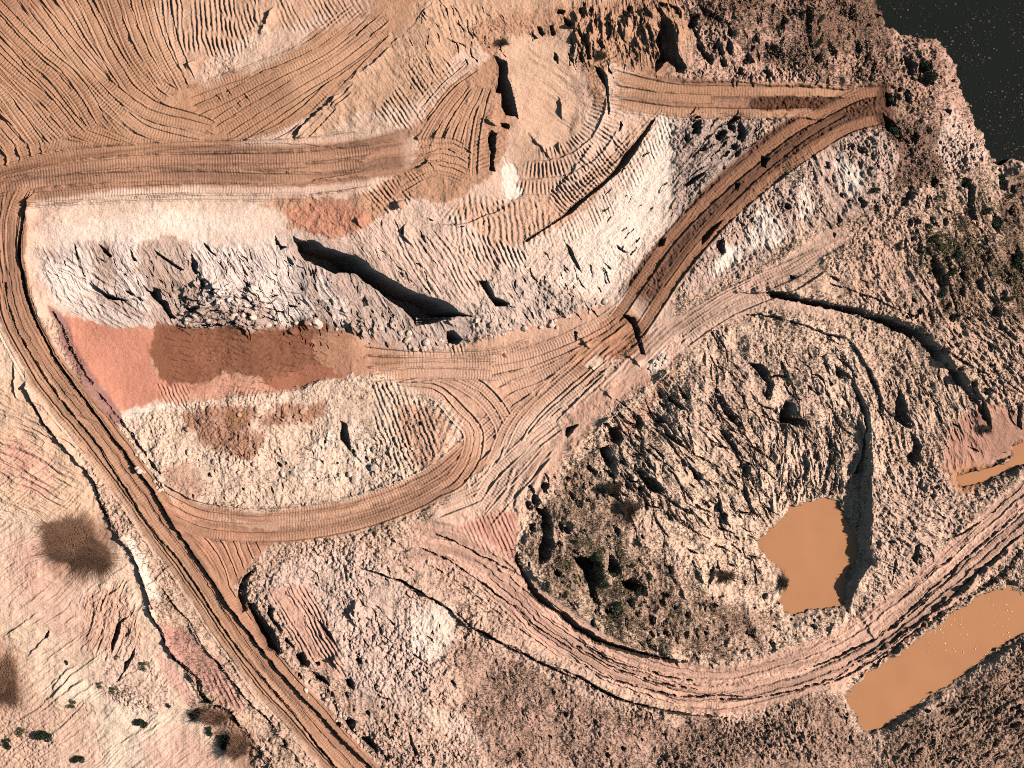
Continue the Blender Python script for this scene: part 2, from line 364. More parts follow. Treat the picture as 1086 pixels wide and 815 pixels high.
paint([(284,398),(372,380),(372,396),(312,413),(288,408)], (176,112,86), .8, rough=.06)
paint([(186,408),(234,402),(275,397),(285,408),(300,414),(200,430),(172,424)], (214,150,124), .8, rough=.15)
paint([(330,352),(376,366),(410,372),(420,388),(372,398),(340,385)], (188,136,108), .7, rough=.1)
paint([(120,440),(150,430),(185,428),(190,440),(150,452),(128,452)], WHITE, .8, rough=.15)
# rough heap inside the loop
paint([(128,448),(200,428),(300,414),(372,398),(420,405),(470,425),(490,460),(450,505),(400,525),(330,535),(240,536),(175,528),(150,490)], (236,198,172), rough=.5, med=.5, rid=5, veg=.1, warp=4)
paint([(192,440),(240,430),(340,428),(330,450),(290,455),(270,490),(230,480),(200,462)], (180,124,98), .9, soft=12, patchy=.5)
paint([(236,438),(262,438),(262,452),(238,455)], (170,118,84), .9)
paint([(170,500),(200,490),(215,520),(200,535),(180,528)], (206,156,130), .8, soft=8)
paint([(330,470),(370,440),(400,470),(390,510),(340,520),(310,500)], WHITE, .5, soft=16, patchy=.5)
paint([(420,430),(470,440),(480,470),(455,500),(430,480)], (206,152,124), .7, soft=10, rough=.4)
# south-west slope
paint([(-130,380),(3,330),(40,400),(80,470),(108,530),(128,575),(160,630),(178,680),(215,740),(260,800),(280,900),(-130,1000)], (236,196,168), rough=.16, med=.3, rid=6, veg=0, warp=2)
paint([(3,400),(30,410),(60,450),(95,500),(110,545),(60,560),(30,545),(0,520)], (226,180,148), .7, rough=.2)
paint([(0,455),(60,500),(50,530),(0,505)], (232,158,140), .5, soft=14, patchy=.5)
paint([(0,570),(60,575),(120,640),(150,690),(110,700),(40,660),(0,650)], (236,190,166), .7, soft=18)
paint([(15,575),(40,580),(44,630),(20,620)], (230,172,152), .5, soft=18)
paint([(88,640),(125,620),(148,650),(140,690),(100,690),(82,670)], (214,162,136), .7, soft=10, rough=.3)
paint([(60,720),(130,690),(190,760),(160,815),(60,830),(40,790)], (244,214,188), .7, soft=30, rough=.12, warp=9)
paint([(160,775),(190,765),(215,785),(235,830),(180,840),(150,800)], (232,178,158), .6, soft=9, rough=.1)
paint([(0,740),(50,740),(95,770),(90,830),(-10,840)], (220,172,146), .7, soft=24, rough=.4, warp=9)
paint([(100,705),(135,690),(175,720),(180,755),(130,750),(95,725)], (230,186,164), .7, soft=8, rough=.5, veg=.15)
paint([(170,660),(205,672),(240,715),(262,750),(240,745),(205,715),(178,690)], (208,146,130), .8, soft=8, rough=.2)
paint([(165,690),(195,715),(215,745),(200,745),(175,715)], (226,168,152), .7, soft=8)
# mound in the south
paint([(262,610),(300,585),(360,575),(430,580),(470,610),(540,670),(640,728),(720,760),(780,770),(800,900),(380,900),(320,770),(280,700),(258,650)], (228,184,160), rough=.75, med=.6, rid=5, veg=.25, warp=4)
paint([(275,615),(330,590),(400,590),(440,640),(470,690),(440,745),(380,735),(340,700),(300,660)], (232,194,174), .85, soft=18, rough=.75, veg=.08)
paint([(440,640),(475,645),(482,680),(455,700),(436,670)], WHITE, .7, soft=12, rough=.4, veg=0)
paint([(430,735),(480,755),(515,785),(500,790),(450,765)], PALE, .7, soft=7, rough=.5, veg=.1)
paint([(285,625),(320,620),(345,660),(365,715),(330,700),(300,665)], (222,166,142), .8, soft=6, rough=.2, veg=0)
paint([(480,680),(560,705),(640,750),(760,775),(760,815),(560,815),(500,770)], (196,152,132), .7, soft=12, veg=.5)
# ground between the loop and the ring road
paint([(505,505),(560,440),(640,400),(700,360),(720,380),(650,440),(600,480),(570,530),(560,580),(520,575),(450,560)], (230,186,160), rough=.35, med=.35, rid=4, veg=0)
paint([(600,440),(650,400),(690,388),(720,370),(716,400),(640,440),(600,470)], (212,160,136), .8, rough=.3, soft=6)
paint([(560,490),(620,440),(650,438),(600,500),(575,530),(565,560)], (222,174,148), .9, rough=.1, soft=6)
paint([(475,560),(540,545),(552,600),(545,600),(500,580)], (214,150,128), .9, rough=.1, soft=6)
# the big pit mound
paint([(548,585),(570,530),(610,480),(660,430),(720,385),(780,345),(860,340),(910,370),(930,440),(940,520),(940,600),(905,655),(860,680),(800,700),(730,702),(670,692),(600,655)], (240,198,170), rough=.48, med=.85, rid=5, veg=.3, warp=4)
paint([(556,590),(600,500),(640,500),(680,600),(740,690),(670,690),(600,650)], (206,166,138), .75, soft=16, veg=.6, patchy=.6)
paint([(620,480),(640,505),(700,590),(780,640),(830,650),(780,700),(690,680),(660,600)], (196,154,130), .6, soft=18, veg=.6, patchy=.5)
paint([(720,400),(780,360),(850,360),(870,420),(800,500),(740,470)], (226,184,160), .6, soft=20)
# east scrub
paint([(960,230),(1100,200),(1250,250),(1250,520),(1086,480),(1040,400),(960,340),(900,300)], (220,176,150), .8, soft=18, rough=.6, med=.5, veg=.3)
paint([(990,250),(1086,200),(1110,320),(1060,350),(1000,340)], (186,146,116), .5, soft=18, veg=.5, patchy=.5)
paint([(1000,455),(1020,436),(1050,428),(1082,445),(1090,470),(1050,500),(1016,520),(1000,500)], (190,138,116), .9, soft=10, rough=.08, med=.1, veg=.0)
paint([(1012,496),(1036,492),(1050,500),(1036,522),(1014,518)], (200,142,104), .9, soft=6, rough=.05, med=.03, veg=0)
paint([(925,500),(1000,500),(1020,560),(960,620),(925,640),(915,560)], (222,182,160), .6, soft=10, rough=.75, veg=.2)
paint([(1060,200),(1086,180),(1120,240),(1100,340),(1070,300)], (150,116,90), .6, soft=10, veg=.7)
# north-east heap
paint([(716,90),(735,40),(730,-60),(950,-60),(935,20),(990,30),(1008,60),(1020,90),(1034,130),(1052,165),(1000,190),(900,190),(830,140),(940,140),(945,95)], (212,164,142), rough=.95, med=.75, rid=5, veg=.45, warp=5)
paint([(855,-20),(925,-20),(940,30),(940,60),(880,55),(855,50)], (150,110,92), .7, soft=8, veg=.8)
paint([(728,-20),(860,-20),(900,60),(850,80),(760,60)], (172,128,106), .65, soft=16, veg=.7, patchy=.5)
paint([(870,50),(940,50),(990,90),(960,130),(900,86)], (196,150,124), .5, soft=12, veg=.5)
paint([(805,0),(835,10),(840,60),(815,60),(800,30)], (140,100,84), .6, soft=8, veg=.7, patchy=.4)
paint([(950,130),(1000,140),(1000,185),(940,200),(900,170)], (150,118,104), .6, soft=12, veg=.85)
paint([(1005,110),(1035,140),(1050,165),(1010,180),(990,150)], (238,200,180), .7, soft=12, veg=.2)
paint([(720,40),(760,30),(800,60),(860,88),(716,86)], (222,174,148), .6, soft=8, veg=.15)
paint([(728,130),(780,125),(810,135),(770,190),(728,230),(716,225),(716,150)], (196,166,150), rough=.6, med=.5, rid=5, veg=.15, soft=16, warp=8)
paint([(820,170),(860,150),(930,140),(950,170),(930,220),(850,245),(790,290),(730,310),(740,262)], (214,176,156), rough=.7, med=.7, rid=5, veg=.12, soft=5)
for q in ([(888,160),(912,185),(908,205),(892,200),(884,175)], [(848,190),(860,220),(852,235),(842,215)], [(806,215),(830,240),(826,262),(790,262),(800,235)], [(770,260),(790,262),(775,285),(752,290)]):
    paint(q, WHITE, .85, soft=8, rough=.3, veg=0)
# soil of the spoil south of the ring road / east corner
paint([(780,770),(880,735),(900,770),(930,800),(960,900),(700,900),(720,765)], (190,148,128), .8, soft=8, rough=.95, veg=.45)
paint([(940,780),(1000,745),(1060,705),(1130,670),(1200,700),(1150,900),(950,900)], (176,136,114), .8, soft=10, rough=.8, med=.5, veg=.45, rid=6)

# ------------------------------------------------------------------ big forms
# rock face: descends through steps; ledge line of the terrace
S, D = poly([(34,250),(90,258),(150,256),(262,258),(312,256),(400,288),(492,326),(500,365),(440,374),(370,370),(300,354),(200,357),(120,352),(66,338),(40,300)], 14, 4, True)
scarp([(46,262),(79,259),(137,257),(206,256),(262,260)], .5, side=-1, tail=24, edge=1.6, warp=3, rub=.4)
scarp([(306,254),(330,256),(362,268),(400,287),(440,309),(470,320),(492,326)], 1.7, side=-1, tail=34, edge=2.0, warp=3, rub=.15)
scarp([(92,298),(112,312),(130,318),(150,317)], .45, tail=14)
scarp([(150,304),(160,309),(170,326),(180,336)], .8, tail=16)
scarp([(205,296),(222,300),(240,322)], .3, tail=12); scarp([(262,300),(272,318)], .3, tail=10)
scarp([(320,340),(345,348),(380,356),(430,362),(492,350)], .5, side=-1, tail=14, rub=.6)
scarp([(445,355),(470,358),(490,364)], .9, side=-1, tail=16, rub=.5)
for (y, h) in ((316, .35), (324, .3), (332, .35), (339, .35), (346, .3)):
    scarp([(185, y), (215, y + 3), (250, y + 2), (285, y + 5)], h, side=-1, tail=7, warp=4, rub=.7)
for i in range(26):
    a = rnd.uniform(185, 480); b = 300 + (a - 185) * .16 + rnd.uniform(-14, 34)
    if b > 350: b = 340
    L = rnd.uniform(8, 22); t = radians(rnd.uniform(40, 80))
    scarp([(a, b), (a + L * cos(t) * .5, b + L * sin(t) * .6), (a + L * cos(t), b + L * sin(t))], rnd.uniform(.15, .5), tail=10, warp=3, rub=.6)
# dark hollow by the east side of the face
scarp([(507,296),(514,305),(522,317),(534,322),(541,324)], 1.0, tail=14, side=-1)
# fissure pit W of cone
scarp([(528,58),(531,75),(534,95),(541,112),(550,124)], 1.5, tail=22, edge=2)
scarp([(519,138),(525,150),(528,170)], 1.2, tail=14, edge=1.5)
pit((533,48), 9, 7, .35, warp=3)
scarp([(512,126),(520,131),(530,134)], .4, side=-1, tail=8)
# scarps in the ring and north edge
for l, h in (([(590,10),(603,25),(612,30)], .5), ([(610,5),(622,30),(628,58)], .8), ([(628,58),(640,75),(645,95),(645,120)], .9),
             ([(560,32),(566,38)], .6), ([(571,28),(577,36)], .5), ([(583,26),(588,34)], .5), ([(586,52),(590,64)], .6), ([(604,55),(608,66)], .6), ([(592,100),(597,130)], .3),
             ([(630,150),(600,190),(588,205)], .2), ([(560,140),(575,160),(586,176)], .25), ([(592,150),(590,165)], .3)):
    scarp(l, h, tail=14, rub=.3)
for i in range(34):
    a = rnd.uniform(598, 722); b = rnd.uniform(0, 45); L = rnd.uniform(12, 34)
    scarp([(a, b), (a + rnd.uniform(1, 7), b + L / 2), (a + rnd.uniform(1, 9), b + L)], rnd.uniform(.15, .45), tail=9, rub=.4)
scarp([(704,26),(706,40),(714,58),(726,74)], 1.7, tail=26, edge=2)
for l, h in (([(741,0),(745,14),(757,24)], 1.0), ([(766,22),(772,36)], .7), ([(738,30),(748,46),(752,66)], .7), ([(716,60),(722,74)], .6), ([(822,8),(826,30),(834,52)], .8), ([(855,0),(857,30),(862,60)], 1.0), ([(800,30),(806,50)], .4), ([(868,20),(872,50)], .5)):
    scarp(l, h, tail=16, rub=.5)
# berm line
scarp([(698,127),(680,148),(662,168),(635,196),(607,223),(585,238),(569,248)], .75, side=-1, tail=9, edge=1, warp=.6)
STK_SAVE = None
# berm at the foot of the ramp
paint([(636,344),(662,334),(682,342),(686,376),(660,380),(640,372),(636,356)], (176,118,88), .9, soft=4, warp=2, rough=.3)
SCR_b = 0
scarp([(659,334),(670,334),(677,345),(680,360),(684,378)], .75, tail=6, edge=1, warp=.6)
pit((611,357), 3, 5, .3, warp=1)
# plateau cut between road A end and cone; lumps
for l, h in (([(438,145),(443,152)], .4), ([(448,167),(453,172),(440,178)], .35)): scarp(l, h, tail=6)
hump((424,218), 5, 4, .35); pit((425,219), 4, 3, .35)
for l, h in (([(375,228),(385,245)], .3), ([(432,233),(428,250),(440,262)], .35), ([(455,236),(470,240),(500,236),(540,217)], .18)): scarp(l, h, tail=9)
# upper-left breaks
scarp([(312,150),(322,132),(345,112),(362,96)], .45, tail=9, rub=.5)
for l, h in (([(357,92),(375,80),(400,62),(420,42),(450,12),(462,0)], .16), ([(276,40),(284,20),(292,4)], .3), ([(196,72),(206,60)], .2)): scarp(l, h, tail=6, rub=.8)
# haul road walls
ED1 = [(30,215),(24,250),(25,290),(31,322),(52,366),(79,407),(110,449),(151,504),(179,545),(196,573),(223,611),(258,662),(292,707),(330,748),(370,789),(395,815),(440,870)]
ED2 = [(3,300),(6,322),(21,359),(45,397),(69,431),(103,473),(134,521),(161,562),(196,604),(227,652),(261,700),(302,748),(354,810),(390,860)]
scarp(ED1, .34, side=-1, tail=7, edge=1, warp=.8, taper=False)
scarp([(55,332),(79,375),(103,415),(127,445),(150,480),(176,512)], .55, side=-1, tail=12, rub=.5)
paint([(50,325),(64,332),(84,372),(104,405),(130,440),(124,452),(100,425),(76,388)], (156,104,98), .85, soft=5, warp=2)
FIS = [(31,414),(38,435),(55,459),(82,490),(100,510),(113,545),(124,566),(140,585),(155,624),(168,666),(186,696),(206,720),(220,741),(247,755),(261,782),(289,815),(310,850)]
scarp(FIS, .42, side=-1, tail=10, edge=1, warp=1.6, taper=False, rub=.3)
scarp([(104,512),(112,535),(124,562),(136,580)], .8, side=-1, tail=12)
scarp([(206,722),(213,738),(226,748),(240,752),(250,770)], .7, side=-1, tail=10)
scarp([(12,380),(15,400),(20,430)], .2, tail=8)
paint([(136,572),(146,580),(160,605),(172,640),(166,640),(150,612),(138,590)], WHITE, .8, soft=4, rough=.15)
scarp([(172,624),(192,648),(213,683),(234,707),(261,738),(282,762),(325,815)], .3, side=-1, tail=6, warp=1.2, rub=.3)
for l, h in (([(141,652),(130,660),(123,672),(119,690)], 1.0), ([(147,680),(138,700),(125,722)], .5), ([(134,693),(131,706)], .6), ([(52,668),(48,675),(38,688),(26,702)], .2), ([(110,690),(80,712),(60,735),(48,744)], .16), ([(100,735),(70,765),(40,790)], .1), ([(86,702),(70,712),(50,740)], .16), ([(90,716),(70,735),(40,757)], .15), ([(0,680),(20,665),(45,645)], .14)):
    scarp(l, h, tail=10, warp=1.6)
streaks([(-60,480),(30,470),(80,520),(120,600),(110,690),(60,720),(180,700),(240,800),(200,900),(-60,900)], -38, 34, 3.2, .05, seed=21, soft=20, octv=2)
streaks([(-60,400),(20,420),(80,500),(60,540),(-60,540)], 28, 40, 6, .16, seed=22, soft=14)
for (a, b, L) in [(rnd.uniform(-10, 150), rnd.uniform(600, 815), rnd.uniform(18, 60)) for _ in range(42)]:
    t = radians(-36 + rnd.uniform(-5, 5)); scarp([(a, b), (a + L / 2 * cos(t), b + L / 2 * sin(t) + rnd.uniform(-2, 2)), (a + L * cos(t), b + L * sin(t))], rnd.uniform(.04, .12), side=1, tail=6, warp=1.5)
for (a, b, L) in [(rnd.uniform(-10, 80), rnd.uniform(400, 540), rnd.uniform(18, 50)) for _ in range(22)]:
    t = radians(28 + rnd.uniform(-9, 9)); scarp([(a, b), (a + L / 2 * cos(t), b + L / 2 * sin(t) + rnd.uniform(-2, 2)), (a + L * cos(t), b + L * sin(t))], rnd.uniform(.05, .14), side=-1, tail=6, warp=1.8)
streaks([(86,640),(125,612),(150,640),(142,690),(100,695)], 112, 22, 4, .16, seed=23)
ribs([(195,720),(230,712),(262,745),(240,752),(215,740)], 62, 5, .08)

# browner ground under the bare trees
paint([(45,573),(69,556),(106,545),(127,569),(112,590),(96,614),(62,616),(45,597)], (142,92,66), .6, soft=24, warp=6)
paint([(-30,680),(10,682),(26,715),(18,750),(-30,765)], (150,98,70), .6, soft=22, warp=6)
paint([(212,742),(240,748),(262,775),(275,815),(250,815),(225,775)], (150,96,68), .6, soft=14, warp=5)
# pale washes running down the face
for q_ in ([(124,250),(150,250),(148,300),(160,330),(130,318),(122,290)], [(206,250),(224,252),(232,300),(250,330),(214,320),(204,290)], [(262,250),(300,254),(318,300),(330,340),(292,340),(270,300)], [(60,255),(90,258),(100,290),(84,320),(60,300)], [(340,290),(352,296),(372,345),(352,350)]):
    paint(q_, (244,216,200), .75, soft=10, warp=7)
# south mound

scarp([(270,605),(262,612),(256,628),(258,645),(270,658),(283,684),(299,697)], 1.25, side=-1, tail=40, edge=2.5, warp=2)
for l, h in (([(284,640),(290,655),(300,668)], .6), ([(309,690),(322,700),(335,716),(350,730)], .8), ([(322,720),(345,745),(362,765)], .9), ([(355,768),(372,785),(392,800)], .9), ([(365,730),(375,742)], .7), ([(340,718),(352,730),(366,748)], .8),
             ([(320,640),(335,655),(345,668),(352,680)], .6), ([(335,630),(347,640),(356,646)], .6), ([(370,640),(375,660),(380,668)], .4), ([(400,655),(408,672),(416,680)], .5), ([(410,655),(418,665)], .5), ([(352,690),(356,710)], .4), ([(365,712),(372,720)], .6),
             ([(390,738),(410,748),(420,755)], .5), ([(408,765),(412,790)], .7), ([(430,770),(434,800)], .6), ([(375,640),(378,655)], .3)):
    scarp(l, h, tail=13, rub=.6, warp=3)
for i in range(30):
    t = rnd.uniform(0, 1); a = 290 + 110 * t + rnd.normal(0, 7); b = 690 + 115 * t + rnd.normal(0, 7)
    pit((a, b), rnd.uniform(2.5, 7), rnd.uniform(2.5, 5), rnd.uniform(.3, .8), ang=rnd.uniform(30, 70), warp=4)
ribs([(288,628),(320,622),(345,660),(366,718),(330,702),(302,668)], 60, 4.2, .11, gaps=.2)
scarp([(391,605),(415,612),(442,624),(475,645),(492,662),(518,672),(552,693),(595,708),(628,724),(669,745),(700,752),(745,758),(764,760)], .42, side=-1, tail=9, warp=1.6, rub=.4, taper=False)
scarp([(490,662),(518,675),(552,694)], .25, side=-1, tail=8)
scarp([(480,640),(492,660)], .2, tail=8)
# pit mound: steep south-west foot, hollows and gullies
scarp([(550,578),(547,590),(556,612),(572,636),(594,656),(635,677),(679,693),(730,702)], 1.0, side=-1, tail=26, edge=2, warp=2.5, rub=.5, taper=False)
for l, h, t in (([(590,525),(585,560),(572,600)], 1.2, 22), ([(610,588),(622,600),(636,620),(634,640)], 1.3, 26), ([(578,590),(590,612),(600,640)], .8, 16), ([(658,590),(668,610),(680,630)], .9, 18), ([(600,560),(630,590),(640,600)], .7, 18),
             ([(602,505),(615,520),(640,532)], .8, 14), ([(640,515),(655,530),(660,545)], .6, 14), ([(688,515),(700,530)], .9, 14), ([(672,500),(690,512)], .6, 12), ([(645,455),(656,475),(668,492)], .7, 12), ([(632,470),(638,490)], .8, 14), ([(622,490),(640,510)], .7, 12),
             ([(705,450),(722,468),(740,480)], .6, 9), ([(680,465),(682,485)], .5, 9), ([(712,410),(722,424),(738,432)], .8, 10), ([(726,385),(735,400),(740,424)], .6, 10), ([(700,430),(715,440),(725,450)], .5, 9),
             ([(716,480),(735,500),(760,520)], .4, 10), ([(757,520),(770,545),(775,570)], .35, 10), ([(740,515),(755,535)], .5, 12), ([(700,530),(712,560)], .5, 12), ([(850,520),(856,490),(850,480)], .4, 10)):
    scarp(l, h, tail=t, rub=.6, warp=3)
for p, d, wd in (([(795,384),(805,390),(813,402),(816,418),(815,428)], .9, 9), ([(760,420),(768,432),(777,438),(787,455)], .8, 8), ([(763,458),(775,472),(786,484)], .6, 7), ([(786,484),(793,500),(790,520),(800,536)], .6, 7),
             ([(944,398),(949,415),(952,428),(960,445)], .8, 7), ([(952,430),(956,440),(962,452),(966,462)], .8, 11), ([(968,468),(974,476),(972,488)], .6, 8), ([(718,466),(728,478),(742,490)], .4, 5),
             ([(826,384),(834,400),(838,420)], .5, 6), ([(922,372),(928,400),(934,430),(934,446)], .35, 4), ([(1048,430),(1052,450)], .6, 6), ([(1042,415),(1052,432),(1054,455)], .5, 6)):
    trench(p, d, wd, warp=1.6, bank=.05)
pit((840,440), 11, 12, 1.0, warp=6); pit((852,450), 9, 9, .6, warp=5); pit((834,452), 7, 12, .6, warp=3)
# long shaded bank that runs into the pool
scarp([(886,388),(900,398),(909,412),(916,432),(919,460),(918,490),(914,515)], .3, side=-1, tail=24, warp=1.6, taper=True)
scarp([(908,440),(920,470),(921,500),(920,540),(918,575),(914,600),(904,625),(897,650)], .4, side=-1, tail=30, edge=1.5, warp=1.5)
# ditch right of it
TR1 = [(778,309),(805,311),(847,316),(881,323),(922,333),(956,344),(984,359),(1001,380),(1025,407),(1039,421),(1052,452)]
trench(TR1[2:9], .75, 8, warp=1.6, bank=.08); scarp(TR1, .35, side=-1, tail=12, warp=2.5, rub=.9)
scarp([(984,357),(1001,378),(1025,405),(1039,421)], .4, side=-1, tail=12, warp=3, rub=.9)
scarp([(792,333),(829,339),(864,351),(901,363),(922,390),(932,421),(934,445)], .22, tail=10, side=-1, warp=2, rub=.5)
for i in range(40):
    a = rnd.uniform(600, 930); b = rnd.uniform(350, 690)
    dx, dy = (a - 840) / 150, (b - 540) / 150; r = math.hypot(dx, dy)
    if r < .55: continue
    L = rnd.uniform(10, 38); ang = math.atan2(-dy, -dx) + rnd.uniform(-.5, .5)
    if a < 740: ang = radians(rnd.uniform(40, 62))
    scarp([(a, b), (a + L / 2 * cos(ang) + rnd.uniform(-3, 3), b + L / 2 * sin(ang)), (a + L * cos(ang), b + L * sin(ang))], rnd.uniform(.1, .42), tail=10, warp=3, rub=.6)
streaks([(640,450),(700,400),(760,400),(800,470),(800,520),(740,540),(650,520)], 48, 40, 5, .14, seed=31, soft=24)
streaks([(800,440),(880,430),(900,500),(880,540),(820,540)], 78, 26, 5, .18, seed=32, soft=12)
streaks([(820,480),(890,480),(895,535),(830,540)], 95, 26, 6, .18, seed=33, soft=10)
streaks([(940,240),(1086,200),(1130,420),(1060,440),(980,350),(900,310)], 62, 34, 7, .16, seed=34, soft=24)
streaks([(990,330),(1086,330),(1100,430),(1040,420)], 40, 40, 6, .22, seed=35, soft=14)
streaks([(900,380),(1010,400),(1040,480),(930,520)], 70, 24, 6, .18, seed=36, soft=18)
streaks([(930,500),(1010,500),(1000,580),(930,630)], 30, 16, 6, .2, seed=37, soft=14)
streaks([(950,800),(1000,750),(1086,690),(1130,700),(1120,860),(940,860)], -30, 30, 6, .16, seed=38, soft=8)
streaks([(45,262),(260,262),(320,262),(480,340),(430,362),(300,345),(150,345),(60,320)], 62, 26, 5, .10, seed=41, soft=10)
streaks([(45,270),(100,280),(160,330),(100,345),(60,320)], 30, 40, 5, .12, seed=42, soft=8)
streaks([(180,300),(330,310),(400,350),(200,352)], 8, 26, 5, .12, seed=43, soft=8)
streaks([(330,112),(400,60),(470,10),(545,20),(520,60),(480,75),(440,110),(340,140)], 58, 44, 5.5, .05, seed=44, soft=14)
streaks([(600,0),(720,-20),(730,50),(700,66),(630,62)], 80, 26, 4.5, .12, seed=45, soft=10)
streaks([(530,264),(640,200),(720,130),(728,200),(690,290),(620,320)], 128, 26, 4.5, .05, seed=46, soft=10)
streaks([(520,262),(620,318),(560,345),(500,340)], 60, 20, 6, .10, seed=47, soft=10)
streaks([(395,225),(500,262),(510,318),(470,318),(400,285),(370,255)], 55, 30, 5, .08, seed=48, soft=10)
streaks([(730,135),(800,130),(770,190),(720,240),(716,180)], -46, 28, 5, .12, seed=49, soft=6)
streaks([(820,170),(930,145),(900,220),(740,300),(760,250)], 72, 22, 6, .10, seed=50, soft=8)
streaks([(560,42),(600,45),(612,100),(600,160),(560,130)], 30, 40, 8, .06, seed=53, soft=12)
for l, h in (([(747,150),(760,142)], .4), ([(776,130),(780,142)], .5), ([(755,128),(752,150)], .5), ([(770,136),(766,150)], .4), ([(785,136),(788,150)], .5), ([(792,235),(800,222)], .4), ([(762,262),(770,250)], .5), ([(735,215),(748,195)], .5), ([(1020,190),(1018,235)], .7), ([(1024,190),(1030,235)], .6), ([(1027,250),(1022,270)], .5),
             ([(992,290),(986,330)], .8), ([(1002,300),(996,330)], .7), ([(1030,285),(1040,310),(1052,330)], .6), ([(955,270),(958,290)], .5), ([(1072,270),(1082,290)], .8), ([(880,292),(890,300)], .5), ([(905,298),(918,300),(922,310)], .6), ([(1025,280),(1032,300)], .6)):
    scarp(l, h, tail=10, rub=.5)
for (a, b, r) in ((928,203,4.5),(960,214,5),(969,236,5),(887,261,3.5),(1024,195,5),(1064,194,6),(1058,238,7),(1079,275,8),(1016,272,5),(990,212,3),(985,252,5),(952,264,5),(903,281,3),(886,283,3),(1002,118,3),(985,70,7),(975,60,6),(990,85,6),(960,75,4),(945,105,5),(950,125,6),(952,140,7),(965,150,5),(985,140,4),(760,55,6),(752,65,7),(775,62,4)):
    pit((a, b), r, r * 1.15, .3 + r * .07, warp=3.5)
# hill flank falling to the dark pool in the corner; small pools' banks
LAKE = [(925,-60),(931,6),(936,20),(945,24),(956,31),(970,37),(983,38),(994,40),(1004,47),(1010,60),(1015,74),(1021,90),(1028,103),(1034,120),(1043,136),(1050,150),(1056,166),(1068,171),(1086,167),(1120,175),(1300,180),(1300,-60)]
POND1 = [(893,533),(899,550),(908,572),(909,590),(900,611),(895,641),(870,648),(853,650),(843,655),(829,638),(833,617),(826,606),(817,597),(810,585),(808,573),(814,563),(823,557),(832,548),(840,539),(853,537),(866,534),(880,533)]
POND2 = [(897,738),(915,720),(932,707),(950,696),(970,683),(990,668),(1011,652),(1035,638),(1060,627),(1072,622),(1083,631),(1100,625),(1130,600),(1170,590),(1150,640),(1110,662),(1083,679),(1046,700),(1008,727),(974,748),(936,772),(919,775),(905,758)]
POND3 = [(1018,504),(1045,498),(1068,490),(1083,469),(1110,455),(1130,470),(1100,490),(1083,492),(1052,510),(1035,516),(1020,514)]
WL = {'LAKE': 1.5, 'POND1': 2.05, 'POND2': 1.8, 'POND3': 2.1}
def basin(P, lvl, bank, depth=.5, warp=4.5):
    P = curve(np.vstack([P, P[:1]]), 8)[:-1]
    S, D = poly(P, bank + 4, warp); D = D + FJ0[S] * 2.6 + w1[S] * 2
    k = sst(-bank, 0, D); tgt = lvl + np.where(D > 0, -depth * sst(0, 6, D), .0) - .02
    return S, D, k, tgt
# ------------------------------------------------------------------ roads and tracks
NB = dict(rib=.010, pitch=3.1, deep=.06, berm=.075)
NR = dict(rib=.006, pitch=3.1, deep=.06, berm=.06)
# north-west plateau: many crossing passes
NP = dict(rib=.018, pitch=3.3, deep=.06, berm=.055, flat=.85, width=9)
LW = dict(rib=.012, pitch=3.1, deep=.04, berm=.05, flat=.8)
family([(-40,-20),(60,60),(150,120),(250,150)], [(-40,120),(20,140),(80,160),(150,165)], 22, jit=8, **LW)
family([(-20,-30),(100,60),(180,120),(240,150)], [(-60,60),(0,130),(60,165),(120,170)], 16, jit=8, **LW)
family([(190,125),(290,75),(400,-10)], [(250,156),(320,120),(430,10)], 12, jit=5, **LW)
family([(-40,-30),(20,50),(60,110),(90,160)], [(-60,90),(-10,140),(20,170),(50,182)], 22, jit=7, **NP)
family([(10,-30),(70,50),(110,110),(150,160)], [(-50,30),(10,100),(50,150),(80,172)], 24, jit=7, **NP)
family([(120,-20),(140,40),(170,95),(215,120)], [(10,-20),(70,60),(120,115),(170,158)], 24, jit=6, **NP)
family([(175,-10),(185,40),(205,90),(212,110)], [(110,-10),(135,50),(165,90),(190,112)], 12, jit=4, **NP)
family([(125,80),(165,112),(215,128),(255,150)], [(115,115),(150,140),(200,152),(240,156)], 5, **NB)
family([(-20,-20),(40,40),(85,80),(120,150)], [(-60,10),(0,80),(40,120),(90,165)], 14, jit=9, **NP)
family([(-10,150),(0,170),(-2,200)], [(40,150),(45,170),(20,200)], 5, **NB)
family([(205,112),(260,80),(330,50),(400,-5)], [(250,152),(310,110),(380,60),(470,-15)], 9, width=9, **NB)
family([(200,100),(250,80),(290,66)], [(205,120),(250,102),(300,75)], 4, width=9, **NB)
family([(300,148),(350,105),(420,45)], [(318,150),(350,118),(380,90)], 3, width=8, **NB)
for (a, b) in ((225,100),(236,94),(247,108),(255,100)): track([(a, b), (a + 8, b + 10)], width=6, deep=.12)
ribs([(165,0),(270,-5),(262,40),(210,55),(180,45)], 86, 5, .10, seed=61); ribs([(215,20),(280,0),(262,48),(220,60)], 74, 4.5, .09, seed=62)
ribs([(295,0),(390,0),(345,30),(300,28)], 60, 4.6, .07, seed=63)
ribs([(395,120),(440,70),(480,65),(470,100),(430,138)], 55, 4.4, .08, seed=64, wob=1.5, gaps=.2)
for A_, B_, n_ in (([(436,160),(462,120),(505,75)], [(500,190),(505,140),(522,80)], 12), ([(440,150),(480,150),(515,175)], [(420,205),(460,185),(505,200)], 7), ([(450,130),(480,90),(520,60)], [(440,112),(470,80),(500,52)], 6)):
    family(A_, B_, n_, jit=3, width=6, rib=.01, pitch=3.1, deep=.05, berm=.05)
ribs([(440,10),(500,0),(510,30),(460,40)], 70, 5, .04, seed=66)
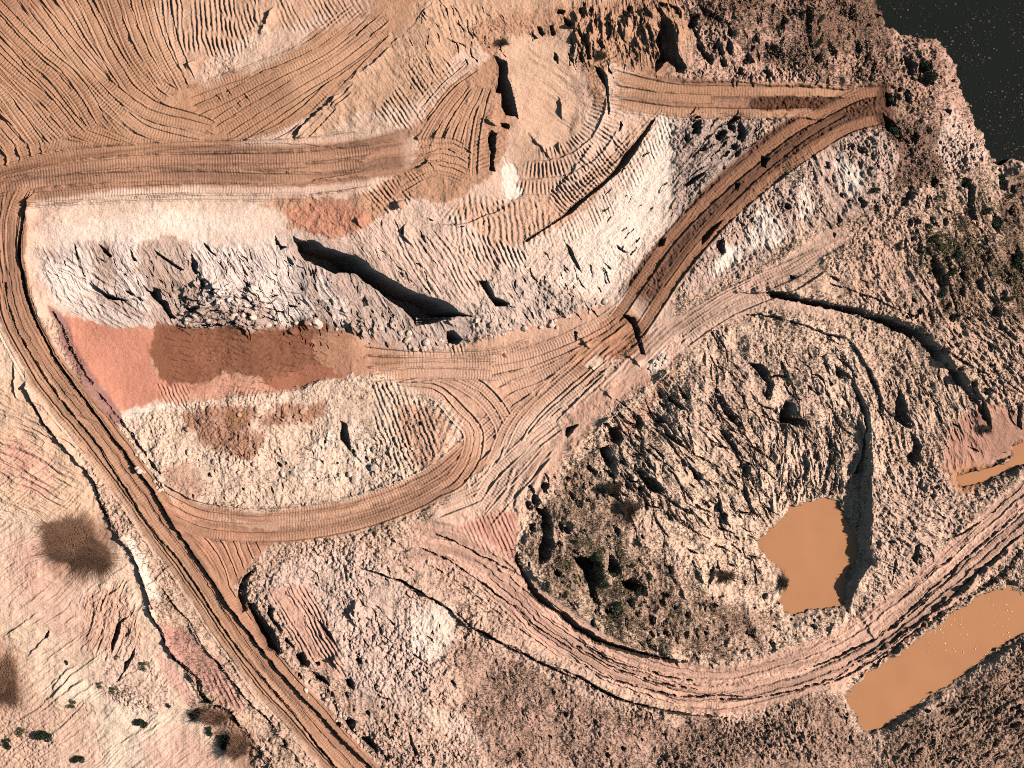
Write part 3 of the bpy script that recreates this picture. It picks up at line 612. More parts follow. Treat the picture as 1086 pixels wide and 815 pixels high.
# ribbed ring round the cone
radial_ribs((572,100), 58, 70, -40, 95, 4.2, .07); radial_ribs((572,100), 74, 88, -30, 105, 4.2, .10, wob=1); radial_ribs((572,100), 94, 106, 30, 110, 4.2, .06, seed=8)
for R_ in (72, 91, 108):
    scarp([(572 + R_ * cos(radians(a)), 100 + R_ * sin(radians(a))) for a in range(-30 if R_ < 80 else 24, 108, 8)], .16, tail=6, warp=1.5, rub=.4)
radial_ribs((572,100), 74, 92, -70, 40, 4.6, .08, seed=9)
ribs([(582,205),(640,150),(660,165),(610,222),(590,222)], 48, 4.2, .11, seed=67, gaps=.2)
ribs([(487,205),(560,215),(600,235),(560,262),(480,268)], 84, 5.8, .08, seed=68, gaps=.6, wob=5); ribs([(600,205),(660,150),(700,118),(690,145),(620,215)], -46, 4.2, .08, seed=69)
ribs([(640,200),(700,130),(716,140),(660,215),(600,260),(580,252)], 70, 4, .05, seed=70)
ribs([(430,250),(500,262),(520,300),(470,318),(420,270)], 60, 5.2, .07, seed=71, wob=5, gaps=.5); ribs([(495,245),(560,265),(540,285),(500,275)], 65, 4.4, .10, seed=72)
ribs([(500,130),(528,120),(524,175),(505,170)], 160, 4.2, .08, seed=73); ribs([(390,200),(440,205),(420,225),(388,222)], 50, 4.4, .09, seed=74)

radial_ribs((500,190), 30, 52, 20, 160, 4.5, .05, seed=12)
# level road along the north side
road([(-60,200),(0,200),(60,188),(110,182),(200,176),(300,176),(380,170),(446,156)], 44, (174,124,96), rid=1, rough=.08)
RA = lambda off: [(-30, 205 + off * .5), (40, 190 + off * .9), (110, 182 + off), (206, 178 + off), (300, 177 + off), (370, 172 + off), (440, 156 + off * .8)]
family(RA(-24), RA(30), 14, jit=5, **dict(NB, rib=.008, deep=.05)); family(RA(-10), RA(24), 8, jit=9, **dict(NB, rib=.012, deep=.04))

scarp([(45,197),(137,182),(240,180),(370,183),(440,172)], .10, side=-1, tail=5, warp=1)
scarp([(120,168),(206,156),(300,152),(370,157),(430,148)], .12, side=-1, tail=5, warp=1); scarp([(34,247),(52,230),(93,213),(137,208),(206,204)], .12, side=-1, tail=5, warp=1)
ribs([(380,205),(440,180),(450,190),(400,215)], 55, 4, .06, seed=76)
# haul road
HC = [(18,190),(8,215),(8,250),(10,290),(18,330),(42,378),(76,425),(110,466),(146,515),(178,560),(212,606),(244,655),(280,706),(320,752),(374,812),(430,880)]
road([(30,192),(12,215),(10,250)] + HC[3:], 40, (172,122,94), rid=1, rough=.10, soft=3)
road([(x - 14, y + 4) for x, y in HC[5:]], 22, (194,146,116), .8, rid=1, rough=.12)
for off in (-22, -13, -5, 5, 13): track([(x + off * .8, y - off * .55) for x, y in HC[3:]], width=9, rib=.012, deep=.05, berm=.05, warp=.6)
for off, h in ((0, .10), (-16, .10)):
    scarp([(x + off * .82, y - off * .57) for x, y in HC[3:]], h * 1.3, side=-1, tail=4.5, warp=.9, taper=False)
trench([(x + 1, y) for x, y in HC[4:]], .16, 4, warp=.8, taper=False)
scarp(ED1, .26, side=-1, tail=5, edge=1, warp=.7, taper=False); scarp(ED2, .2, side=-1, tail=5, edge=1, warp=.7, taper=False)
family([(40,200),(20,230),(18,270),(26,300)], [(5,200),(2,240),(4,280),(8,310)], 4, **NB)
# apron where the floor road joins the haul road
paint([(180,540),(240,545),(300,560),(270,590),(250,620),(235,610),(205,570)], (202,142,112), .9, rough=.08, med=.05, rid=2, veg=0)
for o in (0, 8, 16, 26, 34): track([(240 + o, 625 - o), (232 + o, 600 - o * .8), (215 + o * 1.4, 575 - o * .5), (190 + o, 556 - o * .2)], width=8, rib=.012, deep=.04, berm=.03)

road([(172,535),(210,552),(260,560),(320,558),(380,546),(430,530),(475,505),(515,470)], 34, (188,136,108), rid=2, rough=.08)
for off in (-13, -5, 4, 13): track([(170, 530 + off), (210, 550 + off), (260, 557 + off), (320, 555 + off), (380, 544 + off), (430, 527 + off), (470, 505 + off), (510, 468 + off), (545,436 + off)], width=9, **NB)
paint([(205,548),(300,552),(360,540),(440,520),(430,526),(360,548),(290,560)], (226,178,148), .6, soft=5)
for (r, o) in ((0, 0), (13, 0), (-30, 6), (-42, 8)):
    track([(415, 405 - r * .2), (450, 399 - r * .4), (473 + r * .2, 400 - r * .5), (508 + r * .6, 421 - r * .5), (531 + r * .8, 455 - r * .1), (528 + r * .8, 492 + r * .2), (505 + r * .6, 520 + r * .3), (463, 538 + r * .5)], width=9, **NB)
road([(600,395),(640,362),(672,335)], 30, (206,150,118), rid=2, rough=.1)
# quarry floor passes
family([(380,372),(450,378),(540,372),(640,330)], [(400,400),(460,395),(560,400),(600,395)], 6, **NB)
family([(500,380),(560,372),(640,340),(690,300)], [(560,440),(600,405),(640,370),(660,350)], 6, **NB)
family([(520,500),(545,445),(600,395),(668,335)], [(560,470),(590,440),(640,395),(670,372)], 7, **dict(NB, deep=.09))
family([(500,530),(530,490),(570,455),(620,420)], [(520,560),(560,510),(590,470)], 5, **NB)
scarp([(500,446),(545,440),(580,408),(640,358),(662,338)], .14, tail=5, side=-1); scarp([(545,474),(590,436),(640,395),(662,378)], .14, tail=5, side=-1)
paint([(619,387),(634,376),(643,383),(628,394)], (238,200,172), .9, soft=2, warp=1, rough=.12)
for k in range(9): scarp([(170 + k, 352 + k * 7), (240, 356 + k * 7), (300, 352 + k * 6), (360, 356 + k * 5)], .07, tail=3, side=-1, warp=3, rub=.8)
ribs([(172,350),(330,350),(370,372),(300,400),(200,405)], 3, 5, .03, seed=78, wob=6)
ribs([(170,410),(200,412),(196,432),(176,428)], 65, 4, .06, seed=79); ribs([(250,412),(285,412),(282,424),(250,424)], 110, 4, .06, seed=80)
ribs([(430,366),(500,366),(500,376),(430,376)], 75, 4.2, .07, seed=81)
ribs([(455,430),(480,425),(490,450),(460,490)], 118, 7, .07, seed=82); ribs([(395,410),(430,410),(470,470),(430,500),(400,470)], 70, 5, .10, seed=83)
ribs([(520,505),(580,490),(560,545),(520,530)], 118, 9, .12, seed=84, wob=8); ribs([(480,560),(535,545),(545,595),(520,590)], 68, 4.4, .07, seed=85)
ribs([(620,380),(700,345),(716,360),(660,400),(600,430)], -44, 5, .07, seed=86)
trench([(560,562),(580,520),(600,500),(640,455)], .12, 4); scarp([(600,482),(625,465),(655,440),(690,412),(716,392)], .3, tail=7, side=-1, warp=2, rub=.6)
scarp([(700,412),(730,385),(790,345),(860,320)], .12, tail=8, side=-1, warp=2); paint([(640,468),(716,392),(724,398),(650,476)], (214,158,132), .7, soft=5, rough=.12)
paint([(684,378),(705,370),(712,385),(690,395)], WHITE, .8, soft=5, rough=.4)
# ramp with the dark wet middle
road([(650,95),(716,100),(790,104),(860,106),(944,108)], 34, (176,126,98), rid=2, rough=.12, soft=5)
road([(796,110),(850,111),(900,111),(944,112)], 16, DWET, .9, rough=.25, soft=5)
road([(960,104),(940,112),(890,124),(836,154),(790,190),(745,236),(706,282),(672,330)], 46, (112,74,56), .95, rid=2, rough=.5, soft=6, ruts=.05)
for off in (0, 1):
    pass
track([(650,80),(716,95),(790,97),(860,98),(925,97)], width=11, tint=(196,146,114), ta=.8, **NR); track([(650,110),(716,119),(790,121),(880,120)], width=11, tint=(196,146,114), ta=.8, **NR)
track([(650,95),(700,103),(760,106)], width=9, tint=(200,150,116), ta=.5, **NR)
paint([(796,104),(850,104),(912,106),(880,116),(800,117)], DWET, .9, soft=3, warp=2, rough=.5)
ribs([(800,103),(900,105),(880,117),(800,117)], 2, 4, .08, gaps=.3)
track([(942,97),(920,99),(895,109),(862,126),(836,141),(800,170),(768,197),(716,248),(690,285),(650,342)], width=11, tint=(168,118,90), ta=.85, **dict(NB, rib=.006, deep=.08)); track([(938,125),(898,137),(853,165),(802,204),(762,240),(720,290),(680,350),(662,368)], width=11, tint=(168,118,90), ta=.85, **dict(NB, rib=.006, deep=.08))
track([(900,118),(862,140),(820,172),(780,208),(735,258),(700,305)], width=6, tint=(140,96,72), ta=.4, **dict(NB, rib=.004))
scarp([(800,104),(860,104),(908,103)], .2, side=-1, tail=5); scarp([(790,127),(860,127),(900,118)], .2, side=-1, tail=5)
scarp([(940,92),(943,100),(946,112)], .7, tail=8); scarp([(938,118),(942,135),(950,148)], 1.0, tail=12); pit((943,108), 5, 6, .5)
scarp([(716,88),(770,88),(819,92),(870,94),(936,94)], .25, side=-1, tail=9, rub=.5)
for (a, b) in ((812,165),(830,160),(800,185),(784,200),(770,215),(855,140),(870,135),(890,128),(758,228)): pit((a, b), 5, 3, .22, ang=-45, warp=3)
paint([(930,90),(945,90),(948,150),(936,138),(930,128)], (96,62,48), .8, soft=4)
# bend tracks to the east
road([(640,420),(700,360),(760,325),(810,300),(870,262),(905,240)], 22, (222,176,152), .7, rid=2, rough=.25)
family([(716,345),(770,310),(840,275),(900,245)], [(716,375),(780,330),(850,300),(900,262)], 4, width=9, **NB)
road([(700,390),(740,350),(790,325),(850,325),(900,340)], 16, (226,182,158), .6, rid=2, rough=.35)
# ring road round the pit
RC = [(420,580),(470,582),(510,600),(548,632),(592,668),(645,702),(700,722),(760,732),(810,724),(860,708),(905,688),(950,655),(1000,615),(1040,580),(1086,540),(1150,490),(1220,450)]
road(RC, 52, (220,170,146), .9, rid=2, rough=.3, soft=7, ruts=.045)
paint([(440,590),(500,610),(560,670),(640,715),(700,740),(690,748),(620,722),(540,680),(480,640),(430,605)], (228,184,160), .7, soft=6, rough=.5)
for off, k in ((-15, .8), (-8, .6), (0, .7), (8, .6), (16, .8)):
    P = curve(RC, 12); d = np.gradient(P, axis=0); n = np.stack([-d[:, 1], d[:, 0]], 1); n /= np.hypot(n[:, 0], n[:, 1])[:, None]
    Q = P + n * off
    if rnd.rand() < .8: track(Q[int(rnd.uniform(0, 14))::2], width=6, rib=.008, deep=.04, berm=.045, warp=1.6)
    for j in range(int(rnd.uniform(0, 8)), len(Q) - 10, 11): scarp(Q[j:j + int(rnd.uniform(6, 12)):2] + rnd.uniform(-5, 5, 2), rnd.uniform(.03, .15), side=-1, tail=4, warp=2.6, rub=1.0)
for j in range(7): scarp([(900 + j * 22, 728 - j * 19), (915 + j * 22, 716 - j * 19), (925 + j * 22, 706 - j * 19)], .35, side=1, tail=8, warp=3, rub=.7)
scarp([(905,700),(960,668),(1020,622),(1075,580)], .3, side=1, tail=7, warp=3, rub=.7)
for i in range(30):
    a = rnd.uniform(0, 1); pit((905 + 165 * a, 712 - 130 * a + rnd.normal(0, 3)), rnd.uniform(2, 5), rnd.uniform(1.5, 3), rnd.uniform(.2, .5), ang=-38, warp=3)

# ------------------------------------------------------------------ hollows shaped to hold shadow: steep wall towards the sun, floor rising away from it
SLT = np.zeros((NY, NX), F)
TANE = math.tan(radians(SUN_EL)) / abs(sin(radians(SUN_AZ)))
def shadow_slot(P, k=1.6, warp=1.3, jag=0.0):
    S, D = poly(P, 3, warp)
    if jag: D = D + FJ[S] * jag
    ins = D > 0
    ax = xs[S[1]]
    dist = np.zeros(ins.shape, F); run = np.zeros(ins.shape[0], F)
    for i in range(ins.shape[1] - 1, -1, -1):
        st = (ax[i + 1] - ax[i]) if i + 1 < len(ax) else 0.75
        run = np.where(ins[:, i], run + st, 0); dist[:, i] = run
    SLT[S] = np.maximum(SLT[S], np.where(ins, np.minimum(dist * M * TANE * k + .05, 3.2), 0))
def T(ox, oy, s, *polys, **kw):
    for p in polys: shadow_slot([(ox + a / s, oy + b / s) for a, b in p], **kw)
def graded(a, b):
    return KEEP[min(int(np.searchsorted(ys, b)), NY - 1), min(int(np.searchsorted(xs, a)), NX - 1)] < .5
def blots(x0, y0, x1, y1, n, r0, r1, ang=None, el=1.6):
    for _ in range(n):
        a = rnd.uniform(x0, x1); b = rnd.uniform(y0, y1)
        if graded(a, b): continue
        R_ = rnd.uniform(0, 1) ** 2 * (r1 - r0) + r0; t = radians(ang + rnd.normal(0, 15)) if ang is not None else rnd.uniform(0, 3.2)
        k_ = 9; q = []
        for i in range(k_):
            p = 2 * pi * i / k_; rr_ = R_ * rnd.uniform(.55, 1.15); u_, v_ = rr_ * el * cos(p), rr_ * sin(p) / el ** .3; q.append((a + u_ * cos(t) - v_ * sin(t), b + u_ * sin(t) + v_ * cos(t)))
        shadow_slot(q, warp=1.6, jag=1.6)
def slotline(pts, wd, k=1.3, warp=1.2, jag=0.0, both=False):
    P = curve(pts, 6); d = np.gradient(P, axis=0); n = np.stack([-d[:, 1], d[:, 0]], 1); n /= np.hypot(n[:, 0], n[:, 1])[:, None] + 1e-6
    u = np.linspace(0, 1, len(P)); wv = np.interp(u, np.linspace(0, 1, len(wd)), wd) if hasattr(wd, '__len__') else np.full(len(P), wd)
    shadow_slot(np.vstack([P + n * wv[:, None] / 2, (P - n * wv[:, None] / 2)[::-1]]), k, warp, jag)
FJ = fbm(X, Y, 5, 2, 777)
T(230, 200, 3.879,
  [(310,200),(345,215),(400,212),(440,240),(500,260),(600,290),(640,330),(700,360),(760,395),(830,430),(900,450),(960,470),(1000,510),(1050,530),(990,525),(930,545),(860,560),(820,565),(790,530),(750,490),(710,470),(680,440),(650,410),(600,385),(560,350),(510,345),(470,350),(420,320),(380,310),(340,290),(320,250)],
  [(235,190),(265,235),(285,240),(260,250),(238,225)], [(285,270),(320,310),(310,320),(290,300)], [(945,590),(975,580),(1010,620),(990,640),(950,640)], [(370,320),(395,350),(385,365)], [(590,460),(610,440),(625,480),(600,490)], [(110,380),(140,400),(145,412),(120,400)], k=1.3, jag=1.2)
T(20, 200, 4.713,
  [(355,455),(380,480),(420,510),(460,540),(545,560),(460,560),(430,550),(400,510),(375,490)],
  [(615,480),(650,510),(665,490),(700,500),(710,550),(740,560),(770,630),(790,650),(750,650),(730,620),(700,590),(670,555),(630,520)],
  [(400,280),(430,300),(470,340),(460,350),(420,320)], [(530,510),(560,520),(610,550),(600,555),(555,535)], [(895,455),(925,460),(930,500),(905,490)],
  [(680,310),(740,350),(800,390),(830,410),(800,412),(740,370),(690,335)], [(560,290),(575,330),(595,370),(575,365),(560,320)], [(920,260),(950,290),(990,340),(960,325),(930,290)], [(270,270),(290,300),(300,360),(285,350),(275,300)],
  [(860,320),(895,380),(890,425),(870,430),(850,400)], jag=.8)
T(500, 0, 4.713,
  [(110,275),(180,310),(185,390),(205,450),(225,540),(240,600),(215,580),(170,575),(150,530),(150,470),(120,460),(130,390),(135,330)],
  [(145,615),(190,615),(190,650),(150,630)], [(100,650),(130,665),(125,720),(112,800),(120,860),(90,850),(95,760),(80,690)],
  [(325,130),(345,130),(370,165),(355,180),(335,160)], [(300,155),(330,190),(315,195),(300,175)], [(390,130),(410,125),(420,170),(400,180)], [(410,260),(435,290),(430,320),(410,300)], [(430,50),(470,60),(460,80),(425,70)],
  [(455,80),(500,110),(515,125),(490,140),(465,120)], [(520,130),(545,160),(590,230),(600,300),(580,300),(570,230),(540,190),(515,150)], [(480,260),(515,300),(510,320),(490,300)],
  [(615,330),(650,345),(680,380),(695,560),(690,600),(680,540),(670,430),(640,390)],
  [(950,70),(1000,110),(1025,190),(1030,260),(1075,340),(1050,365),(1010,330),(975,300),(940,340),(915,370),(915,310),(940,270),(915,210),(940,150)],
  [(865,60),(890,80),(880,160),(860,140),(860,90)], [(700,100),(720,130),(715,180),(700,150)], [(590,30),(610,50),(600,90),(585,70)], [(930,20),(980,20),(970,50),(940,40)], [(620,60),(630,120),(622,160),(610,100)], [(640,180),(660,240),(650,250),(630,210)], jag=.8)
T(560, 120, 4.713, [(640,30),(590,110),(540,190),(500,250),(440,310),(370,370),(290,430),(220,500),(180,520),(60,600),(0,645),(-20,640),(60,590),(180,505),(230,450),(300,400),(400,320),(450,260),(480,200),(530,150),(580,90),(615,40)],
  [(190,650),(215,670),(250,750),(270,800),(240,770),(205,700)], [(770,120),(800,130),(805,155),(785,150)], [(990,40),(1030,60),(1030,90),(1000,80)], [(1060,100),(1084,90),(1084,140),(1060,150)], [(1010,160),(1040,150),(1050,180),(1020,185)], [(930,110),(970,110),(960,140),(935,135)],
  [(780,360),(830,320),(890,290),(880,310),(830,350),(790,375)], [(660,630),(690,620),(680,660),(650,670)], [(870,620),(920,570),(980,530),(960,560),(900,630),(870,660)], [(955,640),(980,620),(985,700),(965,710)], [(440,660),(500,700),(480,700),(450,680)], [(460,40),(475,60),(455,100)], warp=1.0)
T(716, 270, 2.911,
  [(260,112),(300,112),(360,120),(420,135),(480,150),(540,160),(620,190),(700,205),(770,230),(790,270),(830,300),(820,330),(790,320),(750,270),(700,240),(640,215),(560,190),(480,170),(410,155),(350,145),(290,130)],
  [(830,340),(880,370),(900,420),(930,440),(945,480),(975,540),(960,520),(930,470),(890,420),(850,380)], jag=2.4, k=1.15)
T(716, 270, 2.911,
  [(225,335),(270,340),(295,370),(305,410),(295,450),(280,450),(280,400),(250,360)], [(325,325),(345,360),(360,400),(350,410),(330,360)],
  [(330,480),(345,450),(370,460),(385,500),(410,510),(400,545),(370,530),(350,520),(345,560),(330,560),(320,510)],
  [(120,430),(150,440),(170,480),(200,500),(215,545),(190,530),(150,490)], [(135,540),(160,545),(200,610),(210,640),(185,610),(155,575)], [(215,640),(235,660),(220,720),(240,780),(260,815),(235,790),(210,740),(205,690)],
  [(665,350),(680,400),(700,430),(720,490),(725,540),(700,530),(670,510),(675,460),(685,430)], [(720,540),(760,590),(750,640),(735,660),(710,620),(730,610),(735,590)],
  [(600,350),(620,400),(640,480),(640,515),(630,500),(620,440),(600,390)], [(490,340),(520,360),(520,385),(500,375)],
  [(545,395),(575,440),(595,480),(600,560),(600,660),(598,780),(598,920),(607,950),(590,965),(562,1010),(540,1060),(515,1085),(522,1030),(540,985),(556,940),(553,890),(538,830),(525,780),(520,720),(550,680),(572,640),(585,560),(580,500),(560,440)],
  [(470,380),(490,400),(480,410)], [(945,450),(960,480),(980,540),(970,540),(950,500)], [(350,60),(380,75),(360,75)], [(470,65),(510,75),(505,85)], [(560,75),(595,85),(598,110),(580,85)],
  [(50,660),(85,680),(75,700),(60,690)], [(75,750),(110,775),(100,780)], [(0,565),(50,605),(40,605),(0,580)], [(1035,0),(1068,0),(1068,60),(1040,30)], [(410,290),(425,320),(415,330)], [(430,410),(450,430),(440,440)], [(800,460),(825,520),(815,520)],
  [(1010,400),(1020,440),(1005,430)], [(1055,470),(1068,460),(1068,540),(1055,530)], [(740,900),(755,890),(745,960),(730,940)], [(800,0),(830,40),(840,100),(820,110),(790,50)], [(870,20),(900,60),(890,70)], [(860,160),(880,190),(870,200)], jag=.8)
T(360, 270, 2.911,
  [(870,185),(910,195),(925,230),(935,280),(945,310),(930,305),(915,260),(900,215)], [(430,85),(455,80),(480,130),(530,150),(520,160),(480,160),(450,120)], [(0,510),(20,520),(40,600),(50,625),(20,590),(0,570)], [(695,555),(700,535),(740,525),(705,565)], [(725,240),(735,240),(735,265),(725,265)],
  [(700,720),(740,760),(720,760)], [(760,640),(800,670),(790,690),(765,660)], [(830,540),(860,530),(880,570),(860,590),(840,580)], [(905,660),(960,690),(1000,720),(990,745),(940,710)], [(800,600),(830,590),(860,640),(850,680),(820,650)], [(925,560),(940,570),(940,620),(928,610)], [(1000,540),(1060,575),(1050,590),(1010,560)], [(600,780),(640,790),(650,810),(620,810)],
  [(1010,430),(1030,440),(1070,480),(1050,480),(1020,455)], [(980,440),(1010,470),(1000,475)], [(1040,400),(1060,420),(1077,450),(1060,445)], [(640,155),(652,165),(640,172)], [(980,420),(1000,440),(990,450)], [(850,700),(870,720),(860,740)], [(870,760),(900,790),(880,800)], jag=.8)
T(540, 500, 4.792,
  [(45,400),(55,430),(70,500),(110,560),(150,610),(230,690),(300,740),(380,800),(420,830),(340,790),(250,730),(130,650),(80,570),(40,480),(25,420)],
  [(190,200),(215,230),(225,340),(240,380),(200,460),(150,475),(145,410),(175,330),(160,270)], [(310,420),(370,440),(430,420),(480,480),(490,550),(440,600),(450,650),(410,650),(400,580),(380,520),(340,470)],
  [(510,420),(540,450),(580,480),(580,520),(530,540),(500,500)], [(570,560),(640,540),(700,590),(700,640),(640,620),(590,600)], [(690,40),(740,30),(780,80),(790,120),(740,110),(700,90)], [(290,100),(350,140),(340,150),(300,120)], [(500,90),(545,80),(565,110),(540,140),(505,120)], [(790,180),(820,200),(830,250),(810,250)],
  [(960,130),(1010,150),(1020,175),(980,170)], [(905,50),(940,80),(930,90)], [(100,280),(130,260),(140,300),(110,340)], [(170,180),(200,190),(190,220)], [(640,-20),(700,10),(710,30),(660,10)], [(480,700),(520,690),(540,720),(500,740)], [(590,740),(610,760),(600,815),(585,790)], [(380,40),(390,100),(370,90)], jag=1.6)
slotline([(594,650),(620,671),(650,685),(680,693),(705,699),(730,702)], [7, 8, 7, 6, 4, 2], jag=2)
T(0, 645, 4.792, [(680,30),(620,70),(610,130),(580,200),(570,225),(560,190),(580,100),(600,70)], [(690,190),(680,240),(650,300),(600,370),(590,375),(625,320),(620,280),(650,260)],
  [(750,-10),(790,50),(825,100),(850,180),(835,175),(810,110),(770,40)], [(855,200),(900,250),(960,300),(1000,340),(1030,370),(1035,420),(1080,470),(1075,490),(1030,460),(1005,410),(990,350),(930,310),(880,260)], [(240,110),(250,115),(240,150),(215,160)], warp=.8, jag=.6)
T(260, 640, 4.792, [(0,0),(50,0),(80,60),(110,100),(150,140),(190,250),(170,260),(110,230),(80,170),(50,120)], [(110,0),(140,30),(150,90),(190,130),(180,160),(140,120),(110,60)], [(200,170),(250,220),(240,230),(200,190)], [(250,270),(290,240),(330,300),(320,330),(270,320)],
  [(330,340),(400,370),(430,420),(400,410),(350,390)], [(500,390),(540,380),(560,410),(550,440),(510,420)], [(500,600),(530,570),(570,590),(560,660),(530,640)], [(580,680),(640,680),(690,740),(670,770),(620,730)], [(700,770),(740,780),(730,815),(700,800)], [(710,600),(730,640),(745,690),(725,680)],
  [(830,640),(850,700),(880,770),(860,780),(835,710)], [(290,0),(350,70),(440,150),(450,210),(420,180),(380,110),(330,60)], [(670,80),(700,150),(760,200),(740,200),(690,160)], [(450,490),(470,540),(460,560),(440,510)], [(540,500),(560,540),(545,550)], [(670,460),(730,480),(720,495),(680,475)], [(720,70),(760,110),(750,115)], [(570,40),(585,80),(575,90)], [(600,180),(630,220),(620,225)], [(740,280),(745,310),(730,300)], jag=1.4)
slotline([(268,606),(259,616),(256,632),(262,648)], [3, 8, 11, 12], jag=1)
T(716, 0, 2.911, [(75,20),(130,50),(110,70),(85,50)], [(150,60),(180,100),(165,95)], [(55,80),(90,140),(120,180),(110,200),(70,150)], [(400,20),(425,30),(420,110),(435,190),(425,190),(405,100)], [(290,120),(330,150),(330,190),(310,180)], [(705,170),(740,190),(750,240),(720,230)], [(760,180),(790,200),(800,260),(770,270),(745,250)],
  [(650,285),(680,300),(685,330),(655,330)], [(640,350),(680,380),(710,430),(690,440),(650,400)], [(825,340),(850,340),(845,355)], [(905,560),(925,580),(925,680),(905,680),(900,600)], [(980,655),(1010,680),(1000,720),(975,700)], [(610,635),(630,640),(625,660)], [(640,600),(655,620),(650,640)], [(700,610),(725,615),(720,640),(700,635)], [(735,670),(750,690),(735,705)],
  [(265,480),(285,490),(280,520),(262,515)], [(180,560),(200,570),(190,590)], [(200,370),(220,410),(200,430),(190,400)], [(245,410),(260,430),(250,440)], [(30,400),(45,440),(30,440)], [(150,375),(190,390),(180,410)], [(130,740),(150,745),(145,780),(132,770)], [(230,680),(245,670),(240,700)], [(-10,175),(20,200),(28,225),(0,222)], [(330,30),(345,60),(335,110),(325,80)], [(380,130),(400,160),(385,150)], [(885,550),(915,555),(905,590),(885,580)], [(1000,540),(1030,560),(1025,590),(1000,585)], [(725,415),(755,420),(745,445),(730,440)], jag=1.0)
# edges of the haul road, its ruts and the fissure beside it
slotline(ED1[:2] + [(23,270),(28,310),(50,362),(77,404),(108,446),(149,501)], [2, 7, 8, 6, 5, 4, 3], warp=.8, jag=1.2)
slotline([(149,501),(177,543),(194,571),(221,609),(256,660),(290,705),(328,746),(368,787),(393,813),(440,870)], [3, 2.4, 2.4, 2.6, 2.2, 2.4, 2.6, 2.2], warp=1.0, jag=1.2)
slotline([(5,300),(8,322),(22,359),(45,396),(69,430),(102,471),(133,519),(160,560),(195,602),(226,650),(260,698),(301,746),(352,808),(390,860)], [2.6, 3.2, 3.0, 3.4, 3.0, 2.6, 2.6, 2.4, 2.8, 2.2, 2.4], warp=1.0, jag=1.3)
slotline([(55,331),(62,345),(78,376),(92,400),(103,416),(118,434),(136,458),(158,488),(170,502)], [2, 4, 3, 2, 2, 3, 4, 3, 2], warp=1.6, jag=2.5)
slotline([(31,414),(36,430),(44,445),(56,460),(68,474)], [1, 3, 3.4, 2, 1], jag=1); slotline([(88,494),(100,510),(108,530),(113,545),(124,563),(132,575)], [1, 3, 5, 7, 4, 1], jag=1.2)
slotline([(136,576),(146,598),(154,622),(163,645)], [1, 2, 2.4, 1.6], jag=.8); slotline([(215,738),(228,746),(243,752),(252,765),(264,782),(278,798),(292,815)], [5, 4, 3, 5, 3, 4, 4], jag=1.8)
slotline([(172,624),(180,634),(192,648)], [1.4, 2, 1.2]); slotline([(192,648),(203,663),(213,681),(226,700),(240,715),(258,736),(272,750)], [1.5, 2.5, 2, 2.4, 1.6, 1.8, 1], jag=.8); slotline([(274,752),(284,764),(290,772)], [2, 4, 2], jag=1)
# shoulder line south of the ring road and finer ruts on it
slotline([(391,606),(415,613),(442,625),(462,638),(484,652)], [1, 2.2, 2.4, 2, 1.4], jag=1.4); slotline([(482,648),(500,664),(522,676),(545,688),(575,703),(610,720)], [1.4, 3.6, 4.2, 3.4, 3.6, 1.5], jag=1.3); slotline([(610,716),(630,727),(655,740),(690,750),(730,757),(765,760)], [1.5, 4, 4.2, 3.6, 3.2, 1.5], jag=1.3)
for l, wd in (([(462,565),(490,578),(515,592),(545,607)], 1.8), ([(430,574),(470,592),(510,618),(545,645),(575,668),(605,688)], 2.0), ([(455,600),(500,628),(540,660),(580,685)], 1.2), ([(610,676),(650,700),(700,715),(735,722)], 1.6), ([(590,672),(640,702),(690,722),(740,731)], 1.3),
              ([(620,708),(660,724),(720,737),(790,738)], 1.2), ([(760,742),(820,738),(880,720),(905,705)], 1.5), ([(846,712),(880,700),(925,678),(960,655),(1000,620),(1016,600)], 2.0), ([(900,690),(940,668),(985,628),(1020,596),(1060,562),(1090,535)], 1.4), ([(870,728),(905,712),(950,684),(985,655)], 2.2), ([(910,702),(950,676),(1000,640),(1040,605),(1086,565)], 2.8), ([(1000,575),(1030,560),(1086,515)], 1.4), ([(950,640),(990,605),(1030,575)], 1.0)):
    slotline(l, [wd * .4, wd, wd * .7, wd, wd * .3], warp=2.2, jag=1.2)
for l, wd in (([(945,350),(960,352),(985,356)], 1.6), ([(792,333),(829,339),(864,351),(895,360)], 1.6), ([(901,363),(918,385),(930,410)], 1.4), ([(880,300),(915,312),(950,328),(975,338)], 1.6), ([(975,290),(985,310),(992,338)], 1.6), ([(1040,285),(1052,305),(1066,330)], 1.4), ([(1020,330),(1050,345),(1086,362)], 1.3), ([(1050,390),(1070,410),(1086,420)], 1.3),
              ([(985,290),(992,275),(998,300)], 3), ([(1005,300),(1012,320),(1018,335)], 3), ([(1026,250),(1022,266)], 3), ([(962,262),(964,285)], 2.5), ([(1000,372),(1030,390),(1060,404)], 1.5), ([(870,420),(884,440),(890,470)], 1.2), ([(939,500),(941,530),(940,560)], 1.2), ([(950,590),(948,605),(945,618),(951,624)], 2.0), ([(984,580),(990,592)], 2)):
    slotline(l, [wd * .4, wd, wd * .7, wd, wd * .3], warp=2, jag=1.2)
